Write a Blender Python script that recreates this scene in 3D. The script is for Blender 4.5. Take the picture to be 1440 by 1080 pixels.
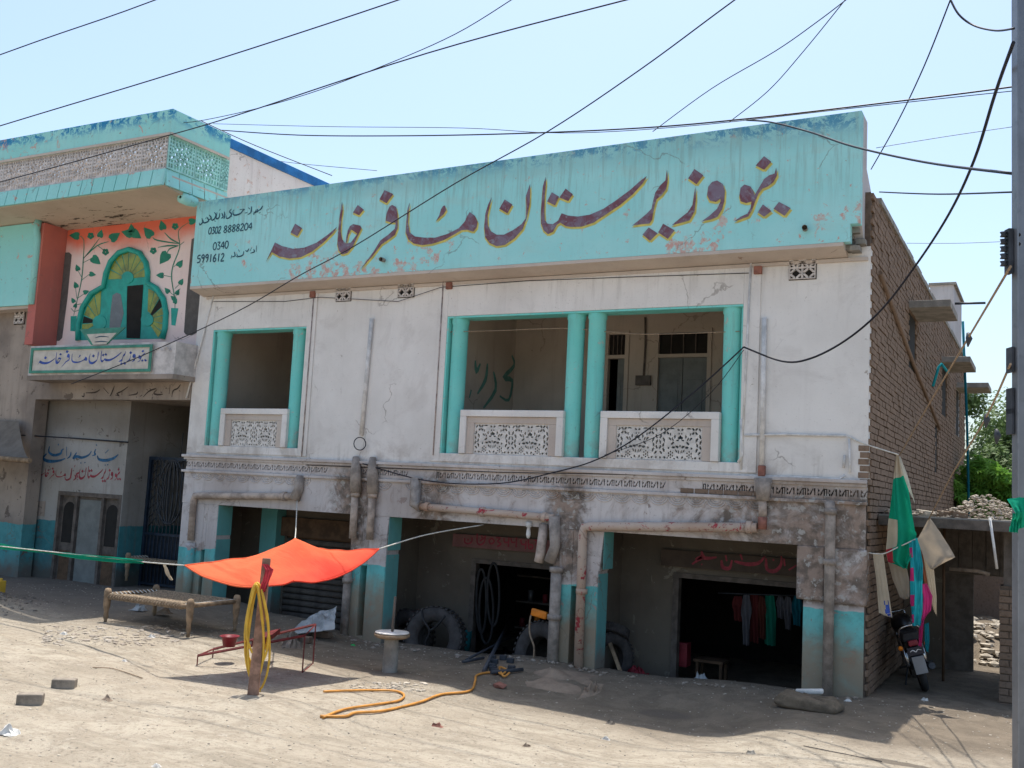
import bpy, bmesh, math, random
from math import sin, cos, pi, radians, sqrt, atan2, floor
from mathutils import Vector, Matrix, noise, Quaternion
from mathutils.geometry import tessellate_polygon
random.seed(7)
S = bpy.context.scene
for o in list(bpy.data.objects): bpy.data.objects.remove(o)
COL = S.collection
# ------------------------------------------------------------ camera
YAW, PIT, ROL, F = radians(-28.25), radians(6.09), radians(2.97), 1424.0
fw = Vector((sin(YAW)*cos(PIT), cos(YAW)*cos(PIT), sin(PIT)))
r0 = Vector((cos(YAW), -sin(YAW), 0)); u0 = r0.cross(fw)
RT = r0*cos(ROL)+u0*sin(ROL); UP = -r0*sin(ROL)+u0*cos(ROL)
def ray(x, y): return RT*((x-720)/F) - UP*((y-540)/F) + fw
CAM = -ray(1218, 982)*12.4
cd = bpy.data.cameras.new('camera'); cam = bpy.data.objects.new('camera', cd); COL.objects.link(cam)
cd.sensor_width = 36; cd.lens = 36*F/1440; cd.clip_end = 2000; cd.clip_start = .1
m = Matrix((RT, UP, -fw)).transposed().to_4x4(); m.translation = CAM; cam.matrix_world = m
S.camera = cam
# ------------------------------------------------------------ light
SUND = Vector((.092, -.275, -1)).normalized()
w = bpy.data.worlds.new("World"); S.world = w; w.use_nodes = True
nt = w.node_tree; nt.nodes.clear()
sky = nt.nodes.new('ShaderNodeTexSky'); sky.sky_type = 'NISHITA'; sky.sun_disc = False
sky.sun_elevation = radians(74.5); sky.sun_rotation = radians(-18.7)
sky.air_density = 1.0; sky.dust_density = 3.0; sky.ozone_density = 1.0; sky.altitude = 100
bg = nt.nodes.new('ShaderNodeBackground'); bg.inputs[1].default_value = .15
ow = nt.nodes.new('ShaderNodeOutputWorld'); tint = nt.nodes.new('ShaderNodeMix'); tint.data_type = 'RGBA'; tint.blend_type = 'MULTIPLY'; tint.inputs[0].default_value = 1; tint.inputs[7].default_value = (.95, 1.0, .995, 1); nt.links.new(sky.outputs[0], tint.inputs[6]); nt.links.new(tint.outputs[2], bg.inputs[0]); nt.links.new(bg.outputs[0], ow.inputs[0])
sl = bpy.data.lights.new('sun', 'SUN'); sl.energy = 3.4; sl.angle = radians(.5); sl.color = (1, .95, .87)
so = bpy.data.objects.new('sun', sl); COL.objects.link(so); so.rotation_euler = SUND.to_track_quat('-Z', 'Y').to_euler(); so.location = (0, 0, 30)
S.view_settings.view_transform = 'Standard'; S.view_settings.look = 'None'; S.view_settings.exposure = .74; S.view_settings.gamma = 1
S.view_settings.use_curve_mapping = False
# ------------------------------------------------------------ pixel of the photo -> world point on a real plane
def AY(x, y, Y=0.): d = ray(x, y); return CAM + d*((Y-CAM.y)/d.y)
def AX(x, y, X=0.): d = ray(x, y); return CAM + d*((X-CAM.x)/d.x)
def AZ(x, y, Z=0.): d = ray(x, y); return CAM + d*((Z-CAM.z)/d.z)
def AD(x, y, dist): return CAM + ray(x, y)*dist
# ------------------------------------------------------------ terrain
HC = [(0,0,0),(-.8,0,-.05),(-3.5,0,-.12),(-4.3,0,-.07),(-6,0,-.15),(-7.4,0,-.17),(-7.9,0,-.09),(-9.3,0,.03),(-10.8,0,.17),(-11.5,0,.17),(-14,.5,.12),(-16.5,0,.12),
      (-2,-2.3,-.23),(-3.5,-2.4,-.2),(-5,-2.3,-.12),(-6.3,-1.5,-.14),(.5,-2.2,0),(1.6,-1,0),(1,1,0),(.6,3,0),(-7,-6,0),(-5.6,-4.7,-.03),(-8.5,-2.5,.02),(-10,-3,.06),
      (-12.5,-2,.12),(-16,-2,.16),(3,-5,0),(0,-6,.0),(-3,-5,-.1),(-9,-6,.04),(-14,-7,.1),(1,-9,0),(-4,-8,0),(5,0,0),(-22,0,.15),(-7.2,-3,-.05)]
RA = AZ(0, 895); RB = AZ(640, 1062)
def hbase(X, Y):
    s = 0; t = 0
    for a, b, h in HC:
        d = (X-a)**2+(Y-b)**2+.12; k = 1/(d*d); s += k*h; t += k
    return s/t
def sst(a, b, x): x = min(1, max(0, (x-a)/(b-a))); return x*x*(3-2*x)
def H(X, Y, inner=True):
    z = hbase(X, Y) if abs(X) < 40 and abs(Y) < 30 else 0.
    d = (RB.x-RA.x)*(Y-RA.y)-(RB.y-RA.y)*(X-RA.x); d /= -sqrt((RB.x-RA.x)**2+(RB.y-RA.y)**2)
    d += .25*noise.noise(Vector((X*.6, Y*.6, 3)))
    z += .075*sst(-.05, .3, d)*(1-.0*d)
    z += .02*noise.noise(Vector((X*.9, Y*.9, 0))) + .008*noise.noise(Vector((X*3, Y*3, 1))) + .005*noise.noise(Vector((X*11, Y*11, 5)))
    if d > .3: z += .02*abs(sin((d)*5+1.2*noise.noise(Vector((X*.4, Y*.4, 9)))))*sst(.3, .8, d)-.01*sst(.3, .8, d)
    if inner and -11.6 < X < -.05 and Y > .25: z -= .35*sst(.25, .5, Y)
    if X > .05 and Y > 4.6: z += .35*sst(4.6, 6, Y)+.16*noise.noise(Vector((X*2, Y*2, 7)))*sst(4.6, 5.4, Y)
    gx, gy = X+13.6, Y+3.0
    z += .30*math.exp(-(gx*gx/1.3+gy*gy/.45))
    return z
def AG(x, y):
    p = AZ(x, y)
    for _ in range(5): p = AZ(x, y, H(p.x, p.y))
    return p
# ------------------------------------------------------------ materials
class Mt:
    def __init__(s, name, rough=.85, spec=.25):
        s.m = bpy.data.materials.new(name); s.m.use_nodes = True; s.nt = s.m.node_tree
        s.b = s.nt.nodes['Principled BSDF']; s.b.inputs['Roughness'].default_value = rough; s.b.inputs['Specular IOR Level'].default_value = spec
        s.pos = s.nt.nodes.new('ShaderNodeNewGeometry').outputs['Position']; s.tex = s.nt.nodes.new('ShaderNodeTexCoord').outputs['Object']
    def n(s, t): return s.nt.nodes.new(t)
    def put(s, sock, v):
        if isinstance(v, bpy.types.NodeSocket): s.nt.links.new(v, sock)
        elif isinstance(v, (tuple, list)) and len(v) == 3 and sock.type == 'RGBA': sock.default_value = (*v, 1)
        else: sock.default_value = v
    def scale(s, vec, sc):
        a = s.n('ShaderNodeVectorMath'); a.operation = 'MULTIPLY'; s.put(a.inputs[0], vec); a.inputs[1].default_value = sc; return a.outputs[0]
    def noise(s, sc, det=4, vec=None, dist=0, rough=.6):
        a = s.n('ShaderNodeTexNoise'); s.put(a.inputs['Vector'], vec or s.pos); a.inputs['Scale'].default_value = sc; a.inputs['Detail'].default_value = det
        a.inputs['Distortion'].default_value = dist; a.inputs['Roughness'].default_value = rough; return a.outputs['Fac']
    def ramp(s, f, a, b):
        r = s.n('ShaderNodeMapRange'); r.interpolation_type = 'SMOOTHSTEP'; s.put(r.inputs['Value'], f); r.inputs['From Min'].default_value = a; r.inputs['From Max'].default_value = b; return r.outputs['Result']
    def mix(s, f, a, b):
        r = s.n('ShaderNodeMix'); r.data_type = 'RGBA'; s.put(r.inputs[0], f); s.put(r.inputs[6], a); s.put(r.inputs[7], b); return r.outputs[2]
    def math(s, op, a, b=0.):
        r = s.n('ShaderNodeMath'); r.operation = op; s.put(r.inputs[0], a); s.put(r.inputs[1], b); return r.outputs[0]
    def xyz(s, vec=None):
        r = s.n('ShaderNodeSeparateXYZ'); s.put(r.inputs[0], vec or s.pos); return r.outputs
    def bump(s, h, st=.3, dist=.02):
        r = s.n('ShaderNodeBump'); r.inputs['Strength'].default_value = st; r.inputs['Distance'].default_value = dist; s.put(r.inputs['Height'], h); s.put(s.b.inputs['Normal'], r.outputs[0])
    def col(s, c): s.put(s.b.inputs['Base Color'], c); return s.m
def simple(name, c, rough=.7, var=.25, sc=6, metal=0., bump=.1, spec=.3):
    q = Mt(name, rough, spec); n1 = q.noise(sc, 5, q.tex); n2 = q.noise(sc*9, 3, q.tex)
    d = tuple(x*(1-var) for x in c); e = tuple(min(1, x*(1+var*.6)) for x in c)
    cc = q.mix(q.ramp(n1, .35, .65), d, e); cc = q.mix(q.math('MULTIPLY', q.ramp(n2, .55, .75), .35), cc, tuple(x*.5 for x in c))
    q.b.inputs['Metallic'].default_value = metal
    if bump: q.bump(n2, bump, .01)
    return q.col(cc)
def plaster(name, c, c2, peel, peelamt=.62, streak=.3, band=None, grime=None, blue=None, rough=.88, extra=None, psc=3.5, stain=(.16, .12, .10), cracks=.5):
    """painted plaster: two tones, flaked patches, rain streaks, paint band below a height, dirt near the ground"""
    q = Mt(name, rough, .15); p = q.pos; X, Y, Z = q.xyz()
    big = q.noise(.8, 4); mid = q.noise(psc, 8, None, .6, .7); fine = q.noise(30, 4)
    cc = q.mix(q.ramp(big, .35, .68), c, c2)
    if band:
        zb, cb = band; e = q.math('ADD', Z, q.math('MULTIPLY', q.noise(3, 3), .1)); cc = q.mix(q.ramp(e, zb+.05, zb+.06), q.mix(q.ramp(mid, .4, .65), cb, tuple(x*.75 for x in cb)), cc)
    st = q.noise(1, 5, q.scale(p, (7, 7, .45)), 0, .7)
    cc = q.mix(q.math('MULTIPLY', q.ramp(st, .5, .78), streak), cc, stain)
    pk = q.ramp(mid, peelamt, peelamt+.03); cc = q.mix(pk, cc, peel)
    pk2 = q.ramp(q.noise(psc*5, 5, None, .4, .7), peelamt+.03, peelamt+.07); cc = q.mix(q.math('MULTIPLY', pk2, .7), cc, tuple(x*.55 for x in peel))
    if blue:
        zb = blue; f = q.math('MULTIPLY', q.ramp(Z, zb-.12, zb+.1), q.ramp(q.noise(3.4, 9, None, .5, .85), .49, .53)); cc = q.mix(f, cc, (.03, .22, .42))
    if grime:
        z0, z1, gc = grime; g = q.math('ADD', q.math('MULTIPLY', q.math('SUBTRACT', 1., q.ramp(Z, z0, z1)), .75), q.math('MULTIPLY', q.math('SUBTRACT', q.noise(2.2, 6), .5), .9))
        cc = q.mix(q.math('MULTIPLY', q.ramp(g, .2, .75), .9), cc, gc)
    if extra: cc = extra(q, cc, X, Y, Z)
    if cracks:
        dv_ = q.n('ShaderNodeVectorMath'); dv_.operation = 'ADD'; nn_ = q.n('ShaderNodeTexNoise'); q.put(nn_.inputs['Vector'], p); nn_.inputs['Scale'].default_value = 2.5; nn_.inputs['Detail'].default_value = 6; sc_ = q.scale(nn_.outputs['Color'], (.5, .5, .5)); q.put(dv_.inputs[0], p); q.put(dv_.inputs[1], sc_)
        vo = q.n('ShaderNodeTexVoronoi'); vo.feature = 'DISTANCE_TO_EDGE'; q.put(vo.inputs['Vector'], dv_.outputs[0]); vo.inputs['Scale'].default_value = .9
        ck = q.math('MULTIPLY', q.math('SUBTRACT', 1., q.ramp(vo.outputs['Distance'], .003, .009)), q.ramp(q.noise(.7, 3), .55, .6)); cc = q.mix(q.math('MULTIPLY', ck, cracks), cc, (.16, .13, .11))
        ch = q.ramp(q.noise(9, 7, None, .4, .72), .665, .68); cc = q.mix(q.math('MULTIPLY', ch, .8), cc, (.34, .29, .25))
    cc = q.mix(q.math('MULTIPLY', q.ramp(fine, .58, .75), .22), cc, stain)
    h = q.math('ADD', q.math('MULTIPLY', fine, .35), q.math('SUBTRACT', q.math('MULTIPLY', mid, .6), q.math('MULTIPLY', pk, .7)))
    q.bump(h, .4, .015)
    return q.col(cc)
def gdirt(q, cc, X, Y, Z):   # long lived soot and damp: heavier toward the right hand bay and round the drain pipes
    a = q.math('ADD', q.math('MULTIPLY', q.ramp(X, -3.4, -.6), .45), .12)
    for c, wd in ((-8.0, .7), (-6.4, .5), (-4.1, .5)):
        d = q.math('ABSOLUTE', q.math('SUBTRACT', X, c)); a = q.math('ADD', a, q.math('MULTIPLY', q.math('SUBTRACT', 1., q.ramp(d, .1, wd)), .4))
    zf = q.math('SUBTRACT', 1., q.ramp(Z, 2.35, 2.75))
    g = q.math('MULTIPLY', q.ramp(q.math('ADD', a, q.math('MULTIPLY', q.math('SUBTRACT', q.noise(2.4, 9, None, 1., .72), .5), 1.7)), .12, .62), zf)
    dirt = q.mix(q.ramp(q.noise(5, 6), .42, .6), (.15, .12, .098), (.30, .225, .18)); dirt = q.mix(q.ramp(q.noise(9, 5), .55, .62), dirt, (.36, .34, .31))
    return q.mix(g, cc, dirt)
M = {}
def whitex(q, cc, X, Y, Z):   # rain marks that start under the cornice and the sill ledges
    st = q.ramp(q.noise(1, 5, q.scale(q.pos, (9, 9, .6)), 0, .75), .5, .7); top = q.ramp(Z, 4.6, 5.5); low = q.math('SUBTRACT', 1., q.ramp(Z, 2.66, 3.1))
    cc = q.mix(q.math('MULTIPLY', q.math('MULTIPLY', st, q.math('ADD', q.math('MULTIPLY', top, .5), q.math('MULTIPLY', low, .6))), .55), cc, (.30, .27, .24))
    b = q.noise(1.1, 6, None, .8, .7); cc = q.mix(q.math('MULTIPLY', q.ramp(b, .52, .66), .35), cc, (.50, .46, .43)); return q.mix(q.math('MULTIPLY', q.math('MULTIPLY', low, q.ramp(b, .45, .6)), .5), cc, (.36, .31, .27))
M['white'] = plaster('white_plaster', (.73, .70, .665), (.64, .61, .575), (.42, .36, .31), .73, .06, psc=2.2, extra=whitex)
M['whitelow'] = plaster('stained_lower_plaster', (.58, .54, .52), (.43, .38, .355), (.30, .24, .215), .62, .45, extra=gdirt)
M['pillar'] = plaster('two_tone_pillar_paint', (.57, .53, .51), (.46, .41, .39), (.36, .30, .27), .60, .3, band=(1.02, (.15, .50, .48)), grime=(.2, 1.35, (.30, .215, .145)), extra=lambda q, cc, X, Y, Z: q.mix(q.ramp(Z, 1.0, 1.12), cc, gdirt(q, cc, X, Y, Z)))
M['teal'] = plaster('column_teal_paint', (.16, .58, .53), (.22, .62, .56), (.42, .50, .46), .62, .3, psc=6, extra=lambda q, cc, X, Y, Z: q.mix(q.math('MULTIPLY', q.math('SUBTRACT', 1., q.ramp(Z, 2.85, 3.3)), q.math('MULTIPLY', q.ramp(q.noise(6, 5), .4, .6), .55)), cc, (.28, .33, .29)))
M['tealdim'] = plaster('weathered_teal_plaster', (.16, .44, .42), (.12, .34, .33), (.33, .28, .24), .64, .25, grime=(-.2, .7, (.22, .18, .15)))
def signx(q, cc, X, Y, Z):
    n = q.noise(6, 9, None, .3, .78); zz = q.math('SUBTRACT', 1., q.ramp(Z, 5.75, 6.5)); big_ = q.ramp(q.noise(.9, 3), .46, .6)
    f = q.math('ADD', q.math('MULTIPLY', q.math('MULTIPLY', zz, big_), .14), n); cc = q.mix(q.ramp(f, .615, .635), cc, q.mix(q.ramp(q.noise(15, 3), .45, .55), (.52, .33, .29), (.50, .46, .42)))
    cc = q.mix(q.math('MULTIPLY', q.ramp(q.noise(1.3, 5, q.scale(q.pos, (1, 1, 3))), .5, .7), .45), cc, (.36, .58, .55))
    cc = q.mix(q.math('MULTIPLY', q.ramp(Z, 6.85, 7.1), .35), cc, (.20, .40, .42))
    st = q.noise(1, 4, q.scale(q.pos, (14, 14, .9)), 0, .7); return q.mix(q.math('MULTIPLY', q.math('MULTIPLY', q.ramp(st, .48, .62), q.ramp(Z, 6.0, 6.8)), .38), cc, (.24, .36, .34))
M['sign'] = plaster('sign_teal_plaster', (.30, .65, .65), (.36, .68, .68), (.50, .33, .29), .68, .18, blue=7.16, psc=2.6, stain=(.24, .34, .32), extra=signx)
M['signleft'] = plaster('annex_teal_plaster', (.27, .61, .58), (.33, .66, .63), (.52, .36, .31), .60, .25, blue=8.5, psc=2.2, stain=(.3, .3, .28))
M['cream'] = plaster('cream_soffit_plaster', (.54, .47, .41), (.46, .39, .34), (.3, .22, .18), .68, .15)
M['soffit'] = plaster('flaking_canopy_ceiling', (.52, .43, .34), (.45, .37, .29), (.2, .15, .11), .74, .1, psc=2.5, extra=lambda q, cc, X, Y, Z: q.mix(q.math('MULTIPLY', q.ramp(q.math('ADD', q.noise(1, 6, q.scale(q.pos, (2.2, 9, 1)), .3, .75), q.math('MULTIPLY', q.ramp(Y, -.9, 0.), .08)), .635, .65), q.math('MULTIPLY', q.ramp(X, -16.6, -15.5), q.math('SUBTRACT', 1., q.ramp(X, -13.2, -12.3)))), cc, (.05, .038, .03)))
M['greyend'] = plaster('pale_grey_render', (.50, .48, .48), (.42, .40, .40), (.36, .3, .26), .7, .3)
M['pink'] = plaster('pink_wall_paint', (.76, .58, .54), (.78, .64, .61), (.5, .35, .32), .72, .1, extra=lambda q, cc, X, Y, Z: q.mix(q.ramp(q.math('ADD', Z, q.math('MULTIPLY', q.math('SUBTRACT', q.noise(1.5, 4), .5), .5)), 6.45, 7.05), cc, (.68, .15, .09)))
M['pinkside'] = plaster('red_pink_return_paint', (.55, .17, .13), (.44, .14, .12), (.3, .18, .16), .7, .2)
M['pinkpara'] = plaster('pink_flaked_parapet', (.74, .68, .65), (.68, .60, .57), (.60, .38, .30), .60, .2)
M['blue'] = simple('blue_rim_paint', (.02, .16, .42), .7, .3, 3)
M['interior'] = plaster('verandah_inner_plaster', (.50, .43, .36), (.42, .355, .29), (.30, .25, .2), .68, .25)
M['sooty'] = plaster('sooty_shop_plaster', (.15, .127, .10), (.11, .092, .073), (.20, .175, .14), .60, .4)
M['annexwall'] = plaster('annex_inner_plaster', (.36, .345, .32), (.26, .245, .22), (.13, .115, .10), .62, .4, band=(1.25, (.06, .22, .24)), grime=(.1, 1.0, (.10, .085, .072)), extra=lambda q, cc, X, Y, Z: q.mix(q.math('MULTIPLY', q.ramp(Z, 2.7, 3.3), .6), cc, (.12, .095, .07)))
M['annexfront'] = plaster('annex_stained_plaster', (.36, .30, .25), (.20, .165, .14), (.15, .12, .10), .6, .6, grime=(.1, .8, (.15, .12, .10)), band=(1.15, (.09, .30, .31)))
M['lattice'] = simple('cast_lattice_white', (.60, .57, .53), .85, .2, 4)
M['latteal'] = simple('cast_lattice_teal', (.32, .60, .56), .85, .2, 4)
M['latgrey'] = simple('cast_lattice_grey', (.54, .50, .475), .9, .25, 5)
M['paintmaroon'] = None
q = Mt('maroon_sign_paint', .6); a = q.noise(5, 6, None, .8, .7); cc = q.mix(q.ramp(a, .40, .62), (.16, .065, .085), (.19, .15, .20)); cc = q.mix(q.math('MULTIPLY', q.ramp(q.noise(11, 4), .56, .66), .6), cc, (.25, .28, .33)); M['paintmaroon'] = q.col(cc)
M['yellowpaint'] = simple('yellow_outline_paint', (.58, .50, .13), .6, .2, 8)
M['ink'] = simple('dark_blue_paint', (.015, .06, .10), .6, .3, 10)
M['inkblue'] = simple('blue_lettering_paint', (.03, .07, .30), .6, .4, 12)
M['inkteal'] = simple('blue_green_lettering', (.02, .10, .20), .6, .4, 12)
M['inkred'] = simple('red_lettering_paint', (.26, .03, .05), .6, .3, 10)
M['inkblack'] = simple('black_brush_lettering', (.05, .035, .03), .7, .3, 10)
M['graff'] = simple('faded_teal_brush', (.10, .24, .20), .8, .2, 10)
M['leaf'] = simple('painted_leaf_green', (.02, .20, .13), .6, .2, 8)
M['framegreen'] = simple('window_frame_green', (.02, .33, .27), .45, .15, 5)
M['glassy'] = simple('yellow_green_glass', (.22, .25, .02), .25, .4, 4, spec=.5)
M['glassgrey'] = simple('grey_dusty_glass', (.14, .15, .16), .3, .2, 4, spec=.5)
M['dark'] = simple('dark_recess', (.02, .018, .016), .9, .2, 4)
M['niche'] = simple('grey_niche_plaster', (.11, .10, .095), .9, .15, 8)
M['signboardw'] = simple('cream_board', (.50, .46, .40), .7, .15, 6)
M['greenframe'] = simple('green_board_frame', (.05, .22, .16), .6, .2, 6)
M['pinkboard'] = simple('pink_lintel_board', (.20, .095, .09), .8, .15, 6)
M['brownboard'] = simple('brown_lintel_board', (.07, .05, .038), .8, .15, 6)
M['conc'] = simple('grey_cement', (.27, .25, .22), .9, .25, 5, bump=.4)
M['pipe'] = simple('old_cement_pipe', (.43, .345, .285), .85, .35, 6, bump=.3)
M['piperust'] = plaster('rust_stained_pipe', (.50, .40, .33), (.42, .28, .2), (.38, .06, .07), .57, .1)
M['pipegrey'] = simple('grey_mortar_coated_pipe', (.31, .265, .23), .9, .3, 7, bump=.5)
M['pipewhite'] = simple('painted_pipe_white', (.62, .60, .575), .7, .2, 7)
M['seam'] = simple('stained_seam', (.34, .28, .26), .9, .5, 9)
M['redclay'] = simple('red_junction_paint', (.26, .11, .08), .8, .3, 8)
M['wood'] = simple('weathered_wood', (.27, .19, .12), .8, .35, 9, bump=.3)
M['woodpost'] = simple('pinkish_worn_wood', (.33, .19, .13), .85, .4, 7, bump=.4)
M['woodgrey'] = simple('grey_old_wood', (.12, .10, .085), .85, .3, 6, bump=.3)
M['woodbrown'] = simple('brown_board', (.11, .065, .038), .85, .3, 6)
M['doorgrey'] = simple('blue_grey_door_paint', (.17, .18, .17), .7, .15, 5)
M['iron'] = simple('dark_iron', (.045, .05, .06), .5, .3, 8)
M['ironblue'] = simple('dark_blue_iron', (.018, .03, .05), .5, .3, 8)
M['ironred'] = simple('dark_red_iron', (.14, .02, .02), .55, .3, 8)
M['steel'] = simple('galvanised_steel', (.22, .23, .25), .45, .15, 2, metal=.6, bump=.05)
M['chrome'] = simple('chrome', (.5, .5, .52), .2, .1, 4, metal=1)
M['rubber'] = simple('black_rubber', (.028, .027, .028), .75, .3, 8, bump=.2)
M['rubberdust'] = simple('dusty_rubber', (.065, .058, .055), .85, .3, 6, bump=.3)
M['cable'] = simple('black_cable', (.012, .012, .02), .5, .1, 4, bump=0)
M['rope'] = simple('jute_rope', (.30, .22, .15), .9, .3, 30)
M['ropewhite'] = simple('white_cord', (.55, .53, .48), .8, .2, 20)
M['hose'] = simple('yellow_rubber_hose', (.62, .38, .045), .5, .15, 6)
M['hoseo'] = simple('orange_hose', (.60, .27, .06), .5, .2, 6)
M['tyrope'] = simple('woven_jute', (.30, .23, .16), .95, .4, 30, bump=.5)
def clothm(name, c, tr=.35, pat=None):
    q = Mt(name, .8, .1); a = q.noise(5, 4, q.tex); cc = q.mix(q.ramp(a, .3, .7), tuple(x*.85 for x in c), c)
    if pat: cc = pat(q, cc)
    q.bump(q.math('ADD', q.math('MULTIPLY', q.noise(25, 3, q.tex), .3), q.noise(1, 4, q.scale(q.tex, (3, 14, 6)), .8, .6)), .5, .02)
    t = q.n('ShaderNodeBsdfTranslucent'); q.put(t.inputs[0], cc); mx = q.n('ShaderNodeMixShader'); mx.inputs[0].default_value = tr
    q.nt.links.new(q.b.outputs[0], mx.inputs[1]); q.nt.links.new(t.outputs[0], mx.inputs[2]); q.nt.links.new(mx.outputs[0], q.nt.nodes['Material Output'].inputs[0])
    return q.col(cc)
M['orange'] = clothm('orange_awning_cloth', (.76, .07, .045), .2, lambda q, cc: q.mix(q.math('MULTIPLY', q.math('SUBTRACT', 1., q.ramp(q.math('ADD', q.xyz()[0], q.noise(1.5, 3)), -5.9, -5.0)), .7), cc, (.80, .20, .08)))
M['clgreen'] = clothm('green_cloth', (.01, .33, .19), .3)
M['clcream'] = clothm('cream_cloth', (.58, .49, .36), .3)
M['clwhite'] = clothm('white_cloth', (.62, .60, .52), .3)
M['clturq'] = clothm('turquoise_cloth', (.03, .42, .48), .3)
M['clpink'] = clothm('magenta_cloth', (.62, .05, .22), .25)
M['clred'] = clothm('red_cloth', (.50, .05, .07), .25)
M['cldred'] = clothm('dark_red_cloth', (.09, .018, .018), .05)
M['clrust'] = clothm('rust_cloth', (.42, .15, .08), .25)
M['clsand'] = clothm('sand_cloth', (.46, .38, .29), .3)
M['clblue'] = clothm('dark_teal_cloth', (.01, .15, .2), .25)
M['clgrey'] = clothm('grey_cloth', (.11, .11, .125), .1)
M['clrust2'] = clothm('dull_rust_cloth', (.10, .03, .022), .05)
M['clgreen2'] = clothm('dull_green_cloth', (.008, .15, .10), .1)
M['tarp'] = simple('dusty_canvas', (.25, .19, .14), .95, .2, 4, bump=.4)
M['tarpdark'] = simple('dark_dusty_canvas', (.17, .145, .12), .95, .2, 4, bump=.4)
M['plastic'] = simple('grey_plastic_sheet', (.32, .33, .33), .35, .3, 5, spec=.5)
M['paper'] = simple('white_litter', (.6, .58, .54), .8, .2, 9)
M['greenlit'] = simple('green_litter', (.02, .35, .08), .5, .2, 9)
M['redplastic'] = simple('red_plastic', (.20, .02, .03), .45, .2, 6)
M['orangeplastic'] = simple('orange_plastic', (.75, .22, .02), .4, .2, 6)
M['tealplastic'] = simple('teal_plastic', (.01, .16, .17), .5, .2, 6)
M['stone'] = simple('rubble_stone', (.42, .37, .30), .95, .35, 7, bump=.5)
M['stonedark'] = simple('dark_rubble', (.18, .155, .13), .95, .35, 7, bump=.5)
M['bark'] = simple('bark', (.13, .10, .07), .9, .3, 8, bump=.5)
M['plate'] = simple('number_plate_black', (.02, .02, .03), .4, .1, 6)
M['bikeblack'] = simple('black_bike_paint', (.012, .012, .014), .3, .2, 6, spec=.5)
def brickmat(name, a, b, c):
    q = Mt(name, .93, .12); oi = q.n('ShaderNodeObjectInfo').outputs['Random']
    vo = q.n('ShaderNodeTexVoronoi'); q.put(vo.inputs['Vector'], q.scale(q.pos, (4.2, 4.2, 13.))); vo.inputs['Scale'].default_value = 1
    f = q.math('ADD', q.math('MULTIPLY', oi, .5), q.math('MULTIPLY', q.xyz(vo.outputs['Color'])[0], .5))
    cc = q.mix(f, a, b); cc = q.mix(q.ramp(q.noise(1.2, 5), .45, .65), cc, c); cc = q.mix(q.math('MULTIPLY', q.ramp(q.noise(25, 4), .5, .7), .5), cc, tuple(x*.45 for x in a))
    q.bump(q.noise(40, 4), .5, .01); return q.col(cc)
M['brick'] = brickmat('mud_brown_brick', (.18, .125, .088), (.26, .18, .13), (.22, .155, .112))
M['mortar'] = simple('dark_mud_mortar', (.125, .092, .07), .95, .3, 8)
M['mudrender'] = simple('smeared_mud_render', (.19, .13, .09), .95, .25, 3, bump=.6)
M['brickp'] = brickmat('dusty_pier_brick', (.17, .12, .085), (.22, .155, .115), (.19, .14, .11))
M['roadbrick'] = simple('pale_grey_brick', (.27, .23, .185), .95, .3, 7, bump=.5)
M['stonemix'] = brickmat('mixed_rubble', (.26, .21, .165), (.48, .44, .38), (.30, .25, .2))
def groundmat():
    q = Mt('dusty_ground', .95, .1); X, Y, Z = q.xyz()
    n1 = q.noise(.35, 5); n2 = q.noise(3, 8, None, .5, .7); n3 = q.noise(22, 6, None, 0, .7); n4 = q.noise(70, 3)
    cc = q.mix(q.ramp(n1, .38, .62), (.445, .39, .31), (.39, .335, .262)); cc = q.mix(q.ramp(n2, .42, .62), cc, (.34, .29, .225)); cc = q.mix(q.math('MULTIPLY', q.ramp(n2, .6, .68), .5), cc, (.50, .45, .375))
    st = q.noise(1, 4, q.scale(q.pos, (.7, 6, 1.)), .4); cc = q.mix(q.math('MULTIPLY', q.ramp(st, .5, .65), .45), cc, (.25, .215, .165))
    cc = q.mix(q.math('MULTIPLY', q.ramp(n3, .52, .66), .6), cc, (.19, .155, .12)); cc = q.mix(q.math('MULTIPLY', q.ramp(n4, .62, .72), .4), cc, (.55, .5, .43))
    near = q.math('MULTIPLY', q.ramp(q.math('ADD', Y, q.math('MULTIPLY', q.math('SUBTRACT', n1, .5), 1.2)), -3.1, -1.9), .8); cc = q.mix(near, cc, q.mix(q.ramp(n2, .4, .62), (.18, .142, .104), (.13, .104, .078)))   # trodden earth by the shops, colour darkened to deepen the building's shadow
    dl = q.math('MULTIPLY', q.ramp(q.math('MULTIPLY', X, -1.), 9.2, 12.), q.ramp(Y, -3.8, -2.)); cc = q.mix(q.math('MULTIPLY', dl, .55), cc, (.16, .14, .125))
    for cx, cy, rx, ry in ((.75, -3.15, .32, .09), (1.15, -3.75, .25, .08), (-2.0, -1.6, .35, .2)):
        e = q.math('ADD', q.math('POWER', q.math('DIVIDE', q.math('SUBTRACT', X, cx), rx), 2.), q.math('POWER', q.math('DIVIDE', q.math('SUBTRACT', Y, cy), ry), 2.))
        e = q.math('ADD', e, q.math('MULTIPLY', q.math('SUBTRACT', n2, .5), 3.)); cc = q.mix(q.math('MULTIPLY', q.math('SUBTRACT', 1., q.ramp(e, .6, 1.2)), .8), cc, (.13, .11, .09))
    q.bump(q.math('ADD', q.math('ADD', q.math('MULTIPLY', n3, .9), q.math('MULTIPLY', n4, .25)), n2), 1., .035); return q.col(cc)
M['ground'] = groundmat()
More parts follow.
